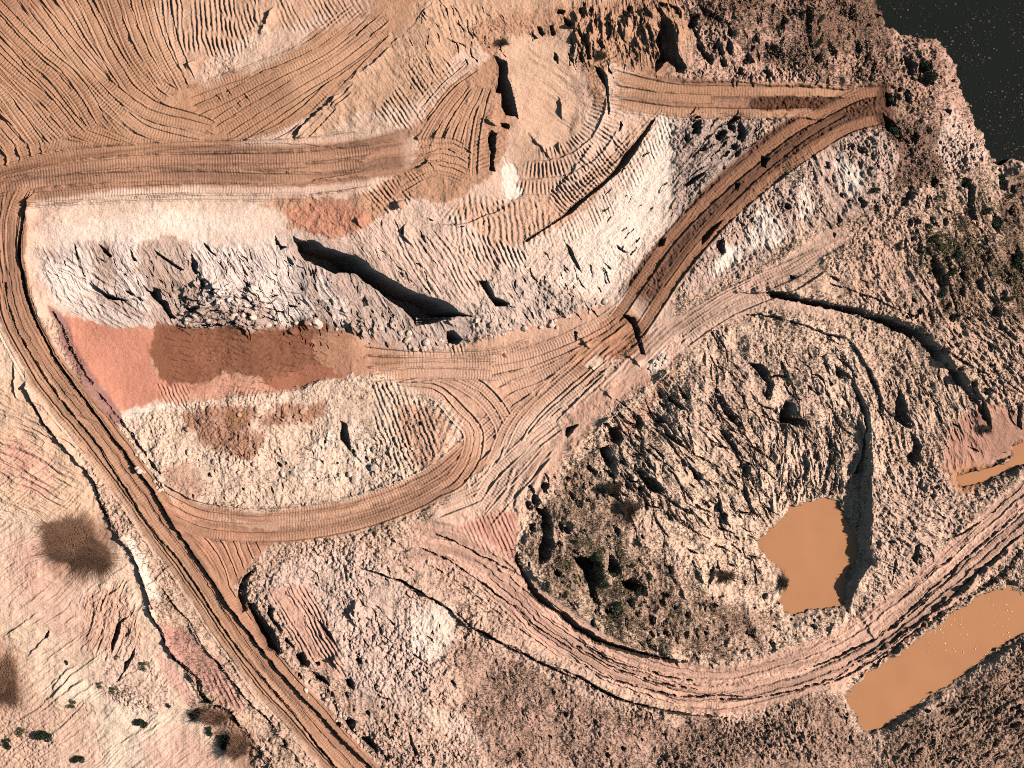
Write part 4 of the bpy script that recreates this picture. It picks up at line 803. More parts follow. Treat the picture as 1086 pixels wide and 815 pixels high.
for q in ((560, 500, 690, 690, 60, 1.5, 6, 60, 1.5), (690, 600, 800, 698, 34, 1.2, 4.5, 60, 1.4), (620, 440, 700, 520, 22, 1.5, 5, 60, 1.8), (728, 0, 930, 80, 46, 1.5, 6.5, 80, 1.8), (950, 190, 1086, 340, 70, 1.5, 5.5, 80, 1.5), (940, 60, 1000, 160, 26, 1.5, 5, 70, 1.4), (730, 125, 800, 180, 22, 1.2, 5, -46, 1.7),
          (290, 690, 400, 812, 30, 1.2, 4, 60, 1.5), (400, 720, 780, 812, 60, 1, 3, 70, 1.4), (940, 740, 1086, 812, 40, 1.2, 4, -35, 2.2), (800, 750, 930, 812, 24, 1, 3, 70, 1.5), (820, 150, 930, 240, 24, 1, 4, 75, 1.5), (600, 0, 720, 66, 30, 1.2, 5, 80, 2), (800, 600, 900, 700, 22, 1, 3.5, 60, 1.4), (1040, 340, 1086, 470, 14, 1, 4, 60, 1.6), (180, 440, 460, 525, 26, .8, 2.6, 60, 1.3)):
    blots(*q)
LKP = curve(LAKE[1:-3], 5)
for P_ in LKP:
    if 0 < P_[0] < 1086 and rnd.rand() < .7: blots(P_[0] - 14, P_[1] - 6, P_[0] + 4, P_[1] + 14, 1, 1, 4.5, None, 1.3)
slotline([(905,722),(935,700),(965,677),(995,655),(1030,632),(1060,612),(1084,585)], [3, 6, 5, 6, 5, 7, 6], warp=3, jag=3.0, k=1.1)
slotline([(1046,505),(1056,492),(1070,482),(1086,475)], [4, 8, 7, 5], warp=3, jag=3.0, k=1.1); slotline([(1068,618),(1080,626),(1090,634)], [5, 9, 5], warp=2, jag=2.0)
slotline([(920,774),(950,766),(985,742),(1020,716),(1050,698),(1086,680)], [2, 5, 4, 5, 4, 3], warp=2, jag=2.0)
# gullies on the flanks of the pit heap
for (x0, y0, x1, y1, n, ang, L, wd) in ((640, 420, 800, 540, 84, 50, 34, 2.4), (820, 455, 892, 530, 54, 88, 20, 2.0), (690, 520, 830, 600, 40, 50, 18, 1.6), (740, 350, 900, 450, 44, 62, 28, 2.3), (560, 590, 720, 690, 40, 60, 9, 2.4), (930, 380, 1040, 480, 26, 64, 12, 1.4), (960, 200, 1086, 440, 90, 62, 15, 1.8), (740, 350, 900, 470, 46, 60, 12, 1.5), (720, 120, 800, 230, 30, -46, 16, 1.8),
                                        (820, 140, 935, 250, 40, 75, 8, 1.8), (730, 0, 930, 85, 80, 82, 9, 2.0), (300, 600, 470, 740, 60, 62, 9, 1.4), (400, 690, 780, 815, 110, 70, 6, 1.6), (800, 740, 940, 815, 50, 70, 7, 1.6), (940, 720, 1086, 815, 60, -35, 12, 1.8), (600, 0, 700, 66, 50, 80, 16, 1.6), (430, 0, 560, 60, 30, 68, 14, 1.0),
                                        (150, 450, 460, 530, 50, 70, 5, 1.4), (230, 262, 470, 345, 90, 62, 14, 1.4), (60, 265, 260, 320, 70, 58, 10, 1.1), (185, 308, 300, 350, 46, 4, 12, 1.3), (300, 320, 470, 366, 50, 70, 5, 1.8), (640, 140, 720, 300, 24, 130, 9, .9), (540, 265, 640, 335, 34, 62, 10, 1.4), (925, 500, 1010, 640, 46, 60, 7, 1.3), (395, 225, 480, 300, 14, 60, 12, 1.5), (570, 500, 660, 600, 30, 55, 9, 1.8), (960, 60, 1050, 170, 30, 70, 4, 1.8)):
    for _ in range(n):
        a = rnd.uniform(x0, x1); b = rnd.uniform(y0, y1)
        if graded(a, b): continue
        t = radians(ang + rnd.normal(0, 13)); l = L * rnd.uniform(.5, 1.7); c = rnd.normal(0, l * .12)
        slotline([(a, b), (a + l / 2 * cos(t) - c * sin(t), b + l / 2 * sin(t) + c * cos(t)), (a + l * cos(t), b + l * sin(t))], [.3, wd * rnd.uniform(.6, 1.5), wd, .3], warp=2.0, jag=1.0)

# ------------------------------------------------------------------ put the ground together
LUMP = fbm(X, Y, 46, 4, 201); LUMP2 = ridged(X, Y, 26, 4, 221, .55)
f1, f2 = worley(X + w1 * 2.5, Y + w2 * 2.5, 6.5, 5); CLOD = (sst(0, .75, f2 - f1) - .45)
h1, h2 = worley(X + w2 * 5, Y + w1 * 5, 13, 15); BIG = (sst(0, .8, h2 - h1) - .5) * sst(-.1, .3, fbm(X, Y, 70, 2, 707))
g1, g2 = worley(X + w2 * 1.5, Y + w1 * 1.5, 3.4, 9); CLOD2 = (.8 - g1)
FINE = fbm(X, Y, 4.2, 3, 301, .6)
out = np.maximum(np.maximum(-X, X - 1086), np.maximum(-Y, Y - 815)); near = sst(700, 60, out)     # detail eases off far from the quarry
rel = RG * near
BED = SCR * 1.2
Z = BASE + KEEP * near * MED * (LUMP * 1.1 + LUMP2 * .45) * .75
Z += near * (rel ** 1.3) * (BIG * .30 + CLOD * .10 + CLOD2 * .24 + FINE * .26) * (.75 + 1.0 * W2 + .5 * W1) + near * FINE * .018
Z += near * (STK * (.6 + .4 * np.minimum(KEEP, 1)) + TRK + BED - SLT)
Z += (1 - near) * (fbm(X, Y, 900, 5, 401) * 6 + 1.5)
# the ground stays above the pools except in their beds
for P, lv, bk in ((LAKE, 'LAKE', 22), (POND1, 'POND1', 14), (POND2, 'POND2', 9), (POND3, 'POND3', 8)):
    S, D, k, tgt = basin(P, WL[lv], bk, .6)
    z = Z[S]; zz = np.where(D > 0, tgt, np.maximum(z, WL[lv] + .02 + (1 - k) * .1))
    edge = sst(-bk, 0, D) ** 2
    Z[S] = np.where(D > 0, tgt, zz * (1 - edge) + (WL[lv] + .03 + .25 * np.maximum(z - WL[lv], 0)) * edge)
    wetm = sst(-3.5, 0, D); c = COL[S]; COL[S] = c * (1 - .45 * wetm[..., None]); VEG[S] *= 1 - sst(-2, 1, D)
Z = Z.astype(F)
# soil speckle: stones, roots and weathered crust (not light)
sp = fbm(X, Y, 3.0, 3, 501, .7); sp2 = fbm(X, Y, 14, 4, 521); sp3 = W1
tone = 1 + .10 * sp2 + .07 * sp3 + (.05 + .10 * RG) * sp
COL *= tone[..., None]
brn = rgb(120, 84, 66); dens = sst(.28, .62, VEG * .75 + .35 * fbm(X, Y, 22, 4, 541) + .18 * sp - .05) * .55 * near
COL += (brn - COL) * dens[..., None]
STAIN = sst(.2, .6, fbm(X, Y, 60, 4, 561)) * .10; COL *= 1 - STAIN[..., None] * np.array([.4, .7, .75], F)
COL *= np.array([.97, 1.0, 1.05], F); COL = np.clip(COL * ALB, .004, .9)

# true ground positions: the survey grid is read off at the height of the ground below it
k = (1 - BASE / CAM_H).astype(F)
PX = (X - CX) * M * k; PY = -(Y - CY) * M * k

def soil_material(name, bump=.35, rough=.9, spec=.15, scale=1.0):
    m = bpy.data.materials.new(name); m.use_nodes = True; n = m.node_tree; b = n.nodes['Principled BSDF']
    at = n.nodes.new('ShaderNodeAttribute'); at.attribute_name = 'soil'; at.attribute_type = 'GEOMETRY'
    tc = n.nodes.new('ShaderNodeNewGeometry')
    n1 = n.nodes.new('ShaderNodeTexNoise'); n1.inputs['Scale'].default_value = 9 * scale; n1.inputs['Detail'].default_value = 4; n1.inputs['Roughness'].default_value = .65
    n2 = n.nodes.new('ShaderNodeTexNoise'); n2.inputs['Scale'].default_value = .35; n2.inputs['Detail'].default_value = 3
    n.links.new(tc.outputs['Position'], n1.inputs['Vector']); n.links.new(tc.outputs['Position'], n2.inputs['Vector'])
    mr = n.nodes.new('ShaderNodeMapRange'); mr.inputs['From Min'].default_value = .25; mr.inputs['From Max'].default_value = .75; mr.inputs['To Min'].default_value = .78; mr.inputs['To Max'].default_value = 1.22
    n.links.new(n1.outputs['Fac'], mr.inputs['Value'])
    vm = n.nodes.new('ShaderNodeVectorMath'); vm.operation = 'SCALE'; n.links.new(at.outputs['Color'], vm.inputs[0]); n.links.new(mr.outputs[0], vm.inputs['Scale'])
    mr2 = n.nodes.new('ShaderNodeMapRange'); mr2.inputs['From Min'].default_value = .3; mr2.inputs['From Max'].default_value = .7; mr2.inputs['To Min'].default_value = .92; mr2.inputs['To Max'].default_value = 1.06
    n.links.new(n2.outputs['Fac'], mr2.inputs['Value'])
    vm2 = n.nodes.new('ShaderNodeVectorMath'); vm2.operation = 'SCALE'; n.links.new(vm.outputs[0], vm2.inputs[0]); n.links.new(mr2.outputs[0], vm2.inputs['Scale'])
    n.links.new(vm2.outputs[0], b.inputs['Base Color'])
    bp = n.nodes.new('ShaderNodeBump'); bp.inputs['Strength'].default_value = min(1, bump * 1.8); bp.inputs['Distance'].default_value = .07
    n.links.new(n1.outputs['Fac'], bp.inputs['Height']); n.links.new(bp.outputs[0], b.inputs['Normal'])
    b.inputs['Roughness'].default_value = rough; b.inputs['Specular IOR Level'].default_value = spec
    return m
# cut the one surface into named pieces of ground
names = {0: ('ground', .35, .92), 1: ('haul_road', .2, .85), 2: ('dirt_road', .25, .88), 3: ('quarry_cliff', .5, .9), 4: ('quarry_floor', .25, .88), 5: ('spoil_terrain', .6, .95), 6: ('hillside', .35, .92)}
RIDf = RID[:-1, :-1]
vid = np.arange(NX * NY, dtype=np.int32).reshape(NY, NX)
pos = np.stack([PX, PY, Z], -1).reshape(-1, 3); col4 = np.concatenate([COL, np.ones((NY, NX, 1), F)], -1).reshape(-1, 4)
for rid, (nm, bmp, rgh) in names.items():
    sel = RIDf == rid
    if not sel.any(): continue
    a = vid[:-1, :-1][sel]; b = vid[:-1, 1:][sel]; c = vid[1:, 1:][sel]; d = vid[1:, :-1][sel]
    q = np.stack([a, d, c, b], 1)
    used = np.zeros(NX * NY, bool); used[q.ravel()] = True
    mp = np.cumsum(used, dtype=np.int32) - 1; q = mp[q]; nq = len(q)
    me = bpy.data.meshes.new(nm); me.vertices.add(int(used.sum())); me.vertices.foreach_set('co', pos[used].ravel())
    me.loops.add(nq * 4); me.loops.foreach_set('vertex_index', q.ravel().astype(np.int32))
    me.polygons.add(nq); me.polygons.foreach_set('loop_start', np.arange(0, nq * 4, 4, dtype=np.int32)); 
    me.update(calc_edges=True)
    ca = me.color_attributes.new('soil', 'FLOAT_COLOR', 'POINT'); ca.data.foreach_set('color', col4[used].ravel())
    me.shade_flat()
    me.materials.append(soil_material(nm + '_soil', bmp, rgh))
    o = bpy.data.objects.new(nm, me); C.objects.link(o); o['kind'] = 'structure'

def zat(px, py):
    i = min(max(int(np.searchsorted(xs, px)), 0), NX - 1); j = min(max(int(np.searchsorted(ys, py)), 0), NY - 1)
    return float(Z[j, i])
def wpt(px, py, z=None):
    kk = 1 - float(coarse(np.array([px], float), np.array([py], float))[0]) / CAM_H
    return ((px - CX) * M * kk, -(py - CY) * M * kk, zat(px, py) if z is None else z)
# ------------------------------------------------------------------ water
def water_material(name, color, rough, ripple, rs, spec):
    m = bpy.data.materials.new(name); m.use_nodes = True; n = m.node_tree; b = n.nodes['Principled BSDF']
    g = n.nodes.new('ShaderNodeNewGeometry'); t = n.nodes.new('ShaderNodeTexNoise'); t.inputs['Scale'].default_value = .5; t.inputs['Detail'].default_value = 4
    n.links.new(g.outputs['Position'], t.inputs['Vector'])
    cr = n.nodes.new('ShaderNodeValToRGB'); c = np.array(color)
    cr.color_ramp.elements[0].position = .3; cr.color_ramp.elements[0].color = (*(c * .95), 1); cr.color_ramp.elements[1].position = .7; cr.color_ramp.elements[1].color = (*(c * 1.04), 1)
    n.links.new(t.outputs['Fac'], cr.inputs['Fac']); n.links.new(cr.outputs[0], b.inputs['Base Color'])
    t2 = n.nodes.new('ShaderNodeTexNoise'); t2.inputs['Scale'].default_value = rs; t2.inputs['Detail'].default_value = 3
    n.links.new(g.outputs['Position'], t2.inputs['Vector'])
    bp = n.nodes.new('ShaderNodeBump'); bp.inputs['Strength'].default_value = ripple; bp.inputs['Distance'].default_value = .03
    n.links.new(t2.outputs['Fac'], bp.inputs['Height']); n.links.new(bp.outputs[0], b.inputs['Normal'])
    b.inputs['Roughness'].default_value = rough; b.inputs['Specular IOR Level'].default_value = spec
    return m
mud = water_material('muddy_water', rgb(192, 135, 97) * ALB * 1.0, .2, .2, 3.0, .35)
dark = water_material('dark_water', (.007, .009, .008), .6, .2, 2.0, .02)
def sheet(nm, P, lvl, mat, grow=8, step=10):
    P = curve(np.array(P + [P[0]], float), step)[:-1]
    c = P.mean(0); d = P - c; P = P + d / np.hypot(d[:, 0], d[:, 1])[:, None] * grow
    vs = [wpt(x, y, lvl) for x, y in P]
    me = bpy.data.meshes.new(nm); me.from_pydata(vs, [], [list(range(len(vs)))[::-1]]); me.update()
    if me.polygons[0].normal.z < 0: me.flip_normals()
    me.materials.append(mat); o = bpy.data.objects.new(nm, me); C.objects.link(o); o['kind'] = 'structure'; return o
sheet('water', POND1, WL['POND1'], mud); sheet('water', POND2, WL['POND2'], mud, 4); sheet('water', POND3, WL['POND3'], mud, 3)
lk = [(905,-120),(912,-20),(915,30),(940,60),(985,70),(995,110),(1010,150),(1030,190),(1090,200),(1300,230),(1700,200),(1700,-500),(905,-500)]
me = bpy.data.meshes.new('water'); me.from_pydata([wpt(x, y, WL['LAKE']) for x, y in lk], [], [list(range(len(lk)))[::-1]]); me.update()
if me.polygons[0].normal.z < 0: me.flip_normals()
me.materials.append(dark); o = bpy.data.objects.new('water', me); C.objects.link(o); o['kind'] = 'structure'
# ------------------------------------------------------------------ plants, stones, floating litter
def plain_material(name, color, rough=.85, var=.3, scale=14.0, spec=.15, trans=0.0):
    m = bpy.data.materials.new(name); m.use_nodes = True; n = m.node_tree; b = n.nodes['Principled BSDF']
    g = n.nodes.new('ShaderNodeNewGeometry'); t = n.nodes.new('ShaderNodeTexNoise'); t.inputs['Scale'].default_value = scale; t.inputs['Detail'].default_value = 3
    n.links.new(g.outputs['Position'], t.inputs['Vector'])
    cr = n.nodes.new('ShaderNodeValToRGB'); c = np.array(color, float)
    cr.color_ramp.elements[0].position = .3; cr.color_ramp.elements[0].color = (*np.clip(c * (1 - var), 0, 1), 1)
    cr.color_ramp.elements[1].position = .7; cr.color_ramp.elements[1].color = (*np.clip(c * (1 + var), 0, 1), 1)
    n.links.new(t.outputs['Fac'], cr.inputs['Fac']); n.links.new(cr.outputs[0], b.inputs['Base Color'])
    b.inputs['Roughness'].default_value = rough; b.inputs['Specular IOR Level'].default_value = spec
    return m
def attr_material(name):
    m = bpy.data.materials.new(name); m.use_nodes = True; n = m.node_tree; b = n.nodes['Principled BSDF']
    a = n.nodes.new('ShaderNodeAttribute'); a.attribute_name = 'tint'
    n.links.new(a.outputs['Color'], b.inputs['Base Color']); b.inputs['Roughness'].default_value = .9; b.inputs['Specular IOR Level'].default_value = .1
    return m
def tri_mesh(name, V, mat, tint=None):
    """V: (n, k, 3) - n separate polygons of k corners"""
    n, kk = V.shape[:2]; me = bpy.data.meshes.new(name)
    me.vertices.add(n * kk); me.vertices.foreach_set('co', V.astype(F).ravel()); me.loops.add(n * kk)
    me.loops.foreach_set('vertex_index', np.arange(n * kk, dtype=np.int32)); me.polygons.add(n)
    me.polygons.foreach_set('loop_start', np.arange(0, n * kk, kk, dtype=np.int32)); me.update(calc_edges=True)
    if tint is not None:
        ca = me.color_attributes.new('tint', 'FLOAT_COLOR', 'POINT')
        ca.data.foreach_set('color', np.repeat(np.concatenate([tint, np.ones((n, 1))], 1), kk, 0).astype(F).ravel())
    me.materials.append(mat); return me
def link(name, me, parent=None, **props):
    o = bpy.data.objects.new(name, me); C.objects.link(o)
    if parent: o.parent = parent
    for k_, v_ in props.items(): o[k_] = v_
    return o
def leaves(n, rx, ry, h, size, r, clumps=7, low=.05):
    cc = r.normal(0, .42, (clumps, 3)); cc[:, 2] = r.uniform(.25, .8, clumps); rad = r.uniform(.22, .5, clumps)
    i = r.randint(0, clumps, n); d = r.normal(0, 1, (n, 3)); d /= np.linalg.norm(d, axis=1)[:, None]
    p = cc[i] + d * (rad[i] * r.uniform(.45, 1.1, n) ** .6)[:, None] * [1, 1, .6]
    p = p * [rx, ry, h]; p[:, 2] = np.maximum(p[:, 2], low)
    u = r.normal(0, 1, (n, 3)); u /= np.linalg.norm(u, axis=1)[:, None]; v = np.cross(u, r.normal(0, 1, (n, 3))); v /= np.linalg.norm(v, axis=1)[:, None]
    s = (size * r.uniform(.6, 1.4, n))[:, None]
    return np.stack([p - u * s, p + v * s * .45, p + u * s, p - v * s * .45], 1)
def sticks(segs, w):
    """thin three-sided rods: segs (n,2,3), w (n,2)"""
    a, b = segs[:, 0], segs[:, 1]; d = b - a; d /= np.linalg.norm(d, axis=1)[:, None] + 1e-9
    up = np.where(np.abs(d[:, 2:3]) > .9, [[1., 0, 0]], [[0, 0, 1.]]); s = np.cross(d, up); s /= np.linalg.norm(s, axis=1)[:, None]; t = np.cross(d, s)
    out_ = []
    for k_ in range(3):
        a0, a1 = 2 * pi * k_ / 3, 2 * pi * (k_ + 1) / 3
        o0 = s * cos(a0) + t * sin(a0); o1 = s * cos(a1) + t * sin(a1)
        out_.append(np.stack([a + o0 * w[:, :1], a + o1 * w[:, :1], b + o1 * w[:, 1:], b + o0 * w[:, 1:]], 1))
    return np.concatenate(out_)
leaf_dark = plain_material('dark_leaf', (.018, .026, .014), var=.5); leaf_green = plain_material('green_leaf', (.055, .065, .028), var=.5)
wood = plain_material('bare_wood', (.10, .062, .04), var=.35); twig = plain_material('brown_twigs', (.17, .09, .058), var=.45); twigd = plain_material('dark_twigs', (.055, .036, .024), var=.4)
def make_bush(name, rpx, n, seed, mat, hf=.9):
    r = np.random.RandomState(seed); R = rpx * M
    root = link(name, None)
    stems = np.array([[[0, 0, -.1], [r.normal(0, R * .3), r.normal(0, R * .3), R * .6]] for _ in range(6)])
    link('stem', tri_mesh('stem', sticks(stems, np.tile([.02, .01], (6, 1))), wood), root)
    link('foliage', tri_mesh('foliage', leaves(n, R, R, R * hf, .06, r), mat), root)
    return root
def clone(root):
    c = root.copy(); C.objects.link(c)
    for ch in root.children:
        d = ch.copy(); C.objects.link(d); d.parent = c
    return c
protos = {}
def bush(px, py, rpx, label, kind='dark', group=None, cat='bush', ry=1.0):
    key = (kind,)
    names_ = {'dark': 'dark_bush', 'green': 'green_bush'}
    if key not in protos:
        o = make_bush(names_[kind], 10, 1100 if kind == 'dark' else 800, 40 + len(protos), leaf_dark if kind == 'dark' else leaf_green); protos[key] = o
    else: o = clone(protos[key])
    x, y, z = wpt(px, py); o.location = (x, y, z - .04); s = rpx / 10.0; o.scale = (s, s * ry, s * .85); o.rotation_euler = (0, 0, rnd.uniform(0, 6.3))
    o['label'] = label; o['category'] = cat
    if group: o['group'] = group
    elif 'group' in o: del o['group']
    return o
bush(48, 779, 11, 'largest dark green bush on the pale eroded slope near the bottom left corner')
bush(151, 766, 8.5, 'dark ragged bush on pale sand just left of the pink clay patch')
bush(84, 804, 8, 'dark bush cut by the bottom edge of the picture, right of the largest bush')
bush(7, 789, 7, 'dark bush at the left edge, low on the eroded slope')
bush(152, 707, 6, 'small bright green bush between the fissures on the eroded slope', 'green')
bush(77, 746, 5.5, 'small olive bush alone on the pale slope above the largest bush', 'green')
bush(71, 703, 3.5, 'tiny brownish bush on the bare slope above the long cracks', 'dark')
bush(22, 777, 6, 'faint low bush between the left edge and the largest bush', 'green')
bush(124, 697, 3, 'tiny green bush at the head of the small fissure', 'green')
bush(106, 727, 4, 'first of two low green bushes on the rim of the slumped soil', 'green'); bush(120, 733, 5, 'second low green bush further down the rim of the slumped soil', 'green')
bush(178, 748, 4, 'tiny dark bush on pale sand above the pink clay patch', 'dark'); bush(207, 757, 7, 'olive bush left of the fissure by the haul road', 'green'); bush(236, 786, 9, 'dark bush low beside the fissure at the bottom edge'); bush(222, 775, 6, 'smaller dark bush just above the one beside the fissure')
for a, b, r in ((1024,193,8),(1064,193,9),(1058,238,10),(960,214,6),(928,202,6),(969,236,5),(1016,270,6),(1080,276,10),(995,210,6),(990,255,7),(1046,226,6),(1040,262,5),(1010,290,6),(1000,312,7),(1070,210,5),(985,240,5),(952,262,5),(1068,318,6)):
    bush(a, b, r, 'dark rounded shrub growing in the weedy scrub east of the ramp', 'dark', 'dark shrubs in the eastern scrub', 'shrub')
for a, b, r in ((603,555,7),(628,600,10),(640,622,9),(655,640,8),(668,600,8),(690,612,7),(600,630,6),(676,575,8),(648,505,7),(640,520,6),(612,575,6),(704,640,6),(740,668,6),(800,668,6),(812,632,6),(770,610,6),(826,640,5),(790,690,5),(868,655,4),(886,650,4)):
    bush(a, b, r * .75, 'dark shrub growing on the weedy heap left of the square pond', 'dark', 'dark shrubs on the heap by the pond', 'shrub')
for a, b, r in ((636,590,6),(650,612,5),(610,615,5),(645,655,5),(680,628,5),(1000,262,6),(1012,248,5),(1036,280,5),(990,275,5)):
    bush(a, b, r, 'olive green shrub among the dark shrubs', 'green', 'olive shrubs in the weedy ground', 'shrub')
for a, b, r in ((985,68,8),(975,58,6),(990,84,7),(958,74,5),(946,104,5),(968,148,6),(950,138,6),(870,20,6),(868,45,6),(900,40,5),(826,30,5),(820,50,5)):
    bush(a, b, r, 'dark shrub growing on the bright heap beside the dark pool', 'dark', 'dark shrubs on the heap beside the dark pool', 'shrub')

def bare_tree(name, px, py, rx, ry, label, hgt, n, mat, seed, cat='bare tree', group=None):
    r = np.random.RandomState(seed); x, y, z = wpt(px, py); root = link(name, None, label=label, category=cat); root.location = (x, y, z - .05)
    if group: root['group'] = group
    RX, RY = rx * M, ry * M; limbs = [[[0, 0, -.1], [.05, 0, hgt * .35]]]; wl = [[.09, .07]] if hgt > 1.4 else [[.04, .03]]; tips = []
    ph = r.uniform(0, 6.3, 4); lob = lambda t: .72 + .2 * sin(2 * t + ph[0]) + .18 * sin(3 * t + ph[1]) + .12 * sin(5 * t + ph[2]) + .06 * sin(9 * t + ph[3])
    for i in range(22):
        a = r.uniform(0, 2 * pi); q = r.uniform(.2, .9) * lob(a); s0 = np.array([.03, 0, hgt * r.uniform(.12, .35)]); e = np.array([RX * q * cos(a), RY * q * sin(a), hgt * r.uniform(.45, .8)])
        limbs.append([s0, e]); wl.append([wl[0][1] * .5, .012]); tips.append((s0, e))
    link('trunk', tri_mesh('trunk', sticks(np.array(limbs, float), np.array(wl)), wood), root)
    seg = []
    for i in range(n):
        s0, e = tips[r.randint(len(tips))]; f = r.uniform(.25, 1.0); a0 = s0 + (e - s0) * f + r.normal(0, .05, 3)
        d = (e - s0) * r.uniform(.15, .5) + r.normal(0, 1, 3) * [RX * .26, RY * .26, hgt * .16]; b0 = a0 + d
        q = math.hypot(b0[0] / RX, b0[1] / RY)
        q /= lob(math.atan2(b0[1], b0[0])) * (.75 + .5 * r.rand() ** 1.5)
        if q > 1: b0[:2] /= q ** .8
        b0[2] = min(max(b0[2], .05), hgt); seg.append([a0, b0])
    link('crown', tri_mesh('crown', sticks(np.array(seg), np.tile([.008, .003], (n, 1))), mat), root)
    return root
bare_tree('bare_tree', 84, 579, 54, 46, 'large leafless brown tree on the slope just left of the haul road fissure', .6, 7500, twig, 3)
bare_tree('bare_tree', 6, 722, 27, 44, 'leafless brown tree at the left edge of the slope, half outside the picture', .6, 4200, twig, 4)
bare_tree('bare_tree', 232, 758, 20, 16, 'low leafless tree spreading over the fissure beside the haul road', 1.3, 1800, twig, 5)
bare_tree('bare_tree', 254, 790, 20, 20, 'lower of two leafless trees over the fissure at the bottom edge', 1.3, 2200, twig, 6)
bare_tree('bare_shrub', 652, 518, 11, 10, 'upper leafless dark shrub on the weedy heap west of the pit gullies', .9, 1000, twigd, 7, 'shrub')
bare_tree('bare_shrub', 668, 541, 15, 14, 'wider leafless dark shrub just below the upper one on the weedy heap', 1.1, 1600, twigd, 8, 'shrub')
bare_tree('bare_shrub', 534, 46, 9, 8, 'brown leafless shrub at the top end of the dark hollow beside the sandy cone', .7, 600, twigd, 9, 'shrub')
bare_tree('bare_shrub', 639, 60, 8, 8, 'round brown shrub on the ribbed bank above the ramp road', .7, 600, twigd, 10, 'shrub')
bare_tree('bare_shrub', 768, 610, 16, 14, 'leafless brown shrub left of the square pond', .8, 1200, twigd, 12, 'shrub')
bare_tree('bare_shrub', 830, 618, 9, 16, 'leafless brown shrub hanging over the left shore of the square pond', .8, 900, twigd, 13, 'shrub')
bare_tree('bare_shrub', 1046, 456, 10, 8, 'low leafless shrub on the smooth bank above the small pool', .6, 500, twigd, 14, 'shrub')

# dry weeds over the heaps: nobody could count them
r = np.random.RandomState(77)
def scatter(n, weight):
    Pv = weight[:-1, :-1].ravel().astype(float)
    inb = ((xs[:-1][None, :] > -90) & (xs[:-1][None, :] < 1176) & (ys[:-1][:, None] > -80) & (ys[:-1][:, None] < 895)).ravel()
    Pv = np.where(inb, Pv, 0); cdf = np.cumsum(Pv); i = np.searchsorted(cdf, r.uniform(0, cdf[-1], n)); i = np.minimum(i, len(cdf) - 1)
    j, i = i // (NX - 1), i % (NX - 1)
    return np.stack([PX[j, i], PY[j, i], Z[j, i]], 1) + np.concatenate([r.uniform(-.025, .025, (n, 2)), np.zeros((n, 1))], 1), j, i
dn = np.clip(VEG * (1 + 1.2 * fbm(X, Y, 18, 3, 601)) , 0, 2) ** 1.3 * near
def tufts(name, n, weight, cols, hgt, nb, wd, label=None):
    P, j, i = scatter(n, weight); P = np.repeat(P, nb, 0); k_ = len(P); a = r.uniform(0, 2 * pi, k_); L = hgt * r.uniform(.4, 1.3, k_); lean = r.uniform(.3, 1.0, k_)
    tip = P + np.stack([np.cos(a) * L * lean, np.sin(a) * L * lean, L * (1.15 - lean) + .03], 1)
    sx = np.stack([-np.sin(a), np.cos(a), np.zeros(k_)], 1) * (wd * r.uniform(.6, 1.5, k_))[:, None]
    P[:, 2] -= .02
    ci = np.repeat(r.randint(0, len(cols), n), nb); tint = np.array(cols)[ci] * r.uniform(.7, 1.25, (k_, 1))
    link(name, tri_mesh(name, np.stack([P - sx, P + sx, tip], 1), tuft_mat, tint), kind='stuff', label=label, category='weeds')
tuft_mat = attr_material('dry_weed_blades')
tufts('dry_weeds', 90000, dn, [(.42,.27,.18),(.50,.34,.25),(.20,.12,.08),(.09,.06,.04),(.05,.04,.028),(.30,.18,.12)], .17, 4, .014, 'dry brown and straw coloured weeds over the rough heaps')
gw = np.zeros((NY, NX), F)
for c, rr, am in (((640,600),34,1),((650,650),24,1),((600,600),16,.7),((1000,262),34,1),((1030,240),30,.8),((1060,300),26,.7),((545,722),20,.3),((700,660),28,.5),((840,185),18,.4),((930,560),30,.12),((740,780),60,.12),((125,735),14,.5),((210,750),10,.5)):
    gw += am * np.exp(-((X - c[0]) ** 2 + (Y - c[1]) ** 2) / (2 * (rr * .6) ** 2))
gw *= .7 * np.clip(.3 + 1.6 * fbm(X, Y, 12, 3, 611), 0, 1)
tufts('green_weeds', 9000, gw, [(.09,.09,.04),(.12,.12,.055),(.05,.05,.025)], .12, 4, .016, 'patches of low olive green weeds on the heaps')

# stones: fallen blocks one can tell apart
stone_pale = plain_material('pale_stone', rgb(232, 200, 182) * ALB, var=.15, scale=5); stone_brown = plain_material('brown_stone', rgb(196, 150, 124) * ALB, var=.2, scale=5)
def stone_mesh(seed):
    import bmesh
    rr = np.random.RandomState(seed); bm = bmesh.new(); bmesh.ops.create_icosphere(bm, subdivisions=2, radius=1)
    pl = rr.normal(0, 1, (9, 3)); pl /= np.linalg.norm(pl, axis=1)[:, None]; dd = rr.uniform(.55, .9, 9)
    for v in bm.verts:
        p = np.array(v.co)
        for n_, d_ in zip(pl, dd):
            e = p @ n_ - d_
            if e > 0: p = p - n_ * e
        v.co = p
    me = bpy.data.meshes.new('boulder'); bm.to_mesh(me); bm.free(); return me
sm = {}
for q in range(5):
    for mt in ('p', 'b'):
        me = stone_mesh(q); me.materials.append(stone_pale if mt == 'p' else stone_brown); sm[(q, mt)] = me
def boulder(px, py, s, label, group=None, mt='p'):
    x, y, z = wpt(px, py); o = link('boulder', sm[(rnd.randint(5), mt)], label=label, category='boulder')
    if group: o['group'] = group
    o.location = (x, y, z + s * M * .18); s *= M; o.scale = (s * rnd.uniform(.8, 1.25), s * rnd.uniform(.8, 1.2), s * rnd.uniform(.6, .9)); o.rotation_euler = (rnd.uniform(0, .5), rnd.uniform(0, .5), rnd.uniform(0, 6.3))
boulder(536, 377, 3.2, 'lone pale block lying on the tracked quarry floor below the rock face', None, 'b')
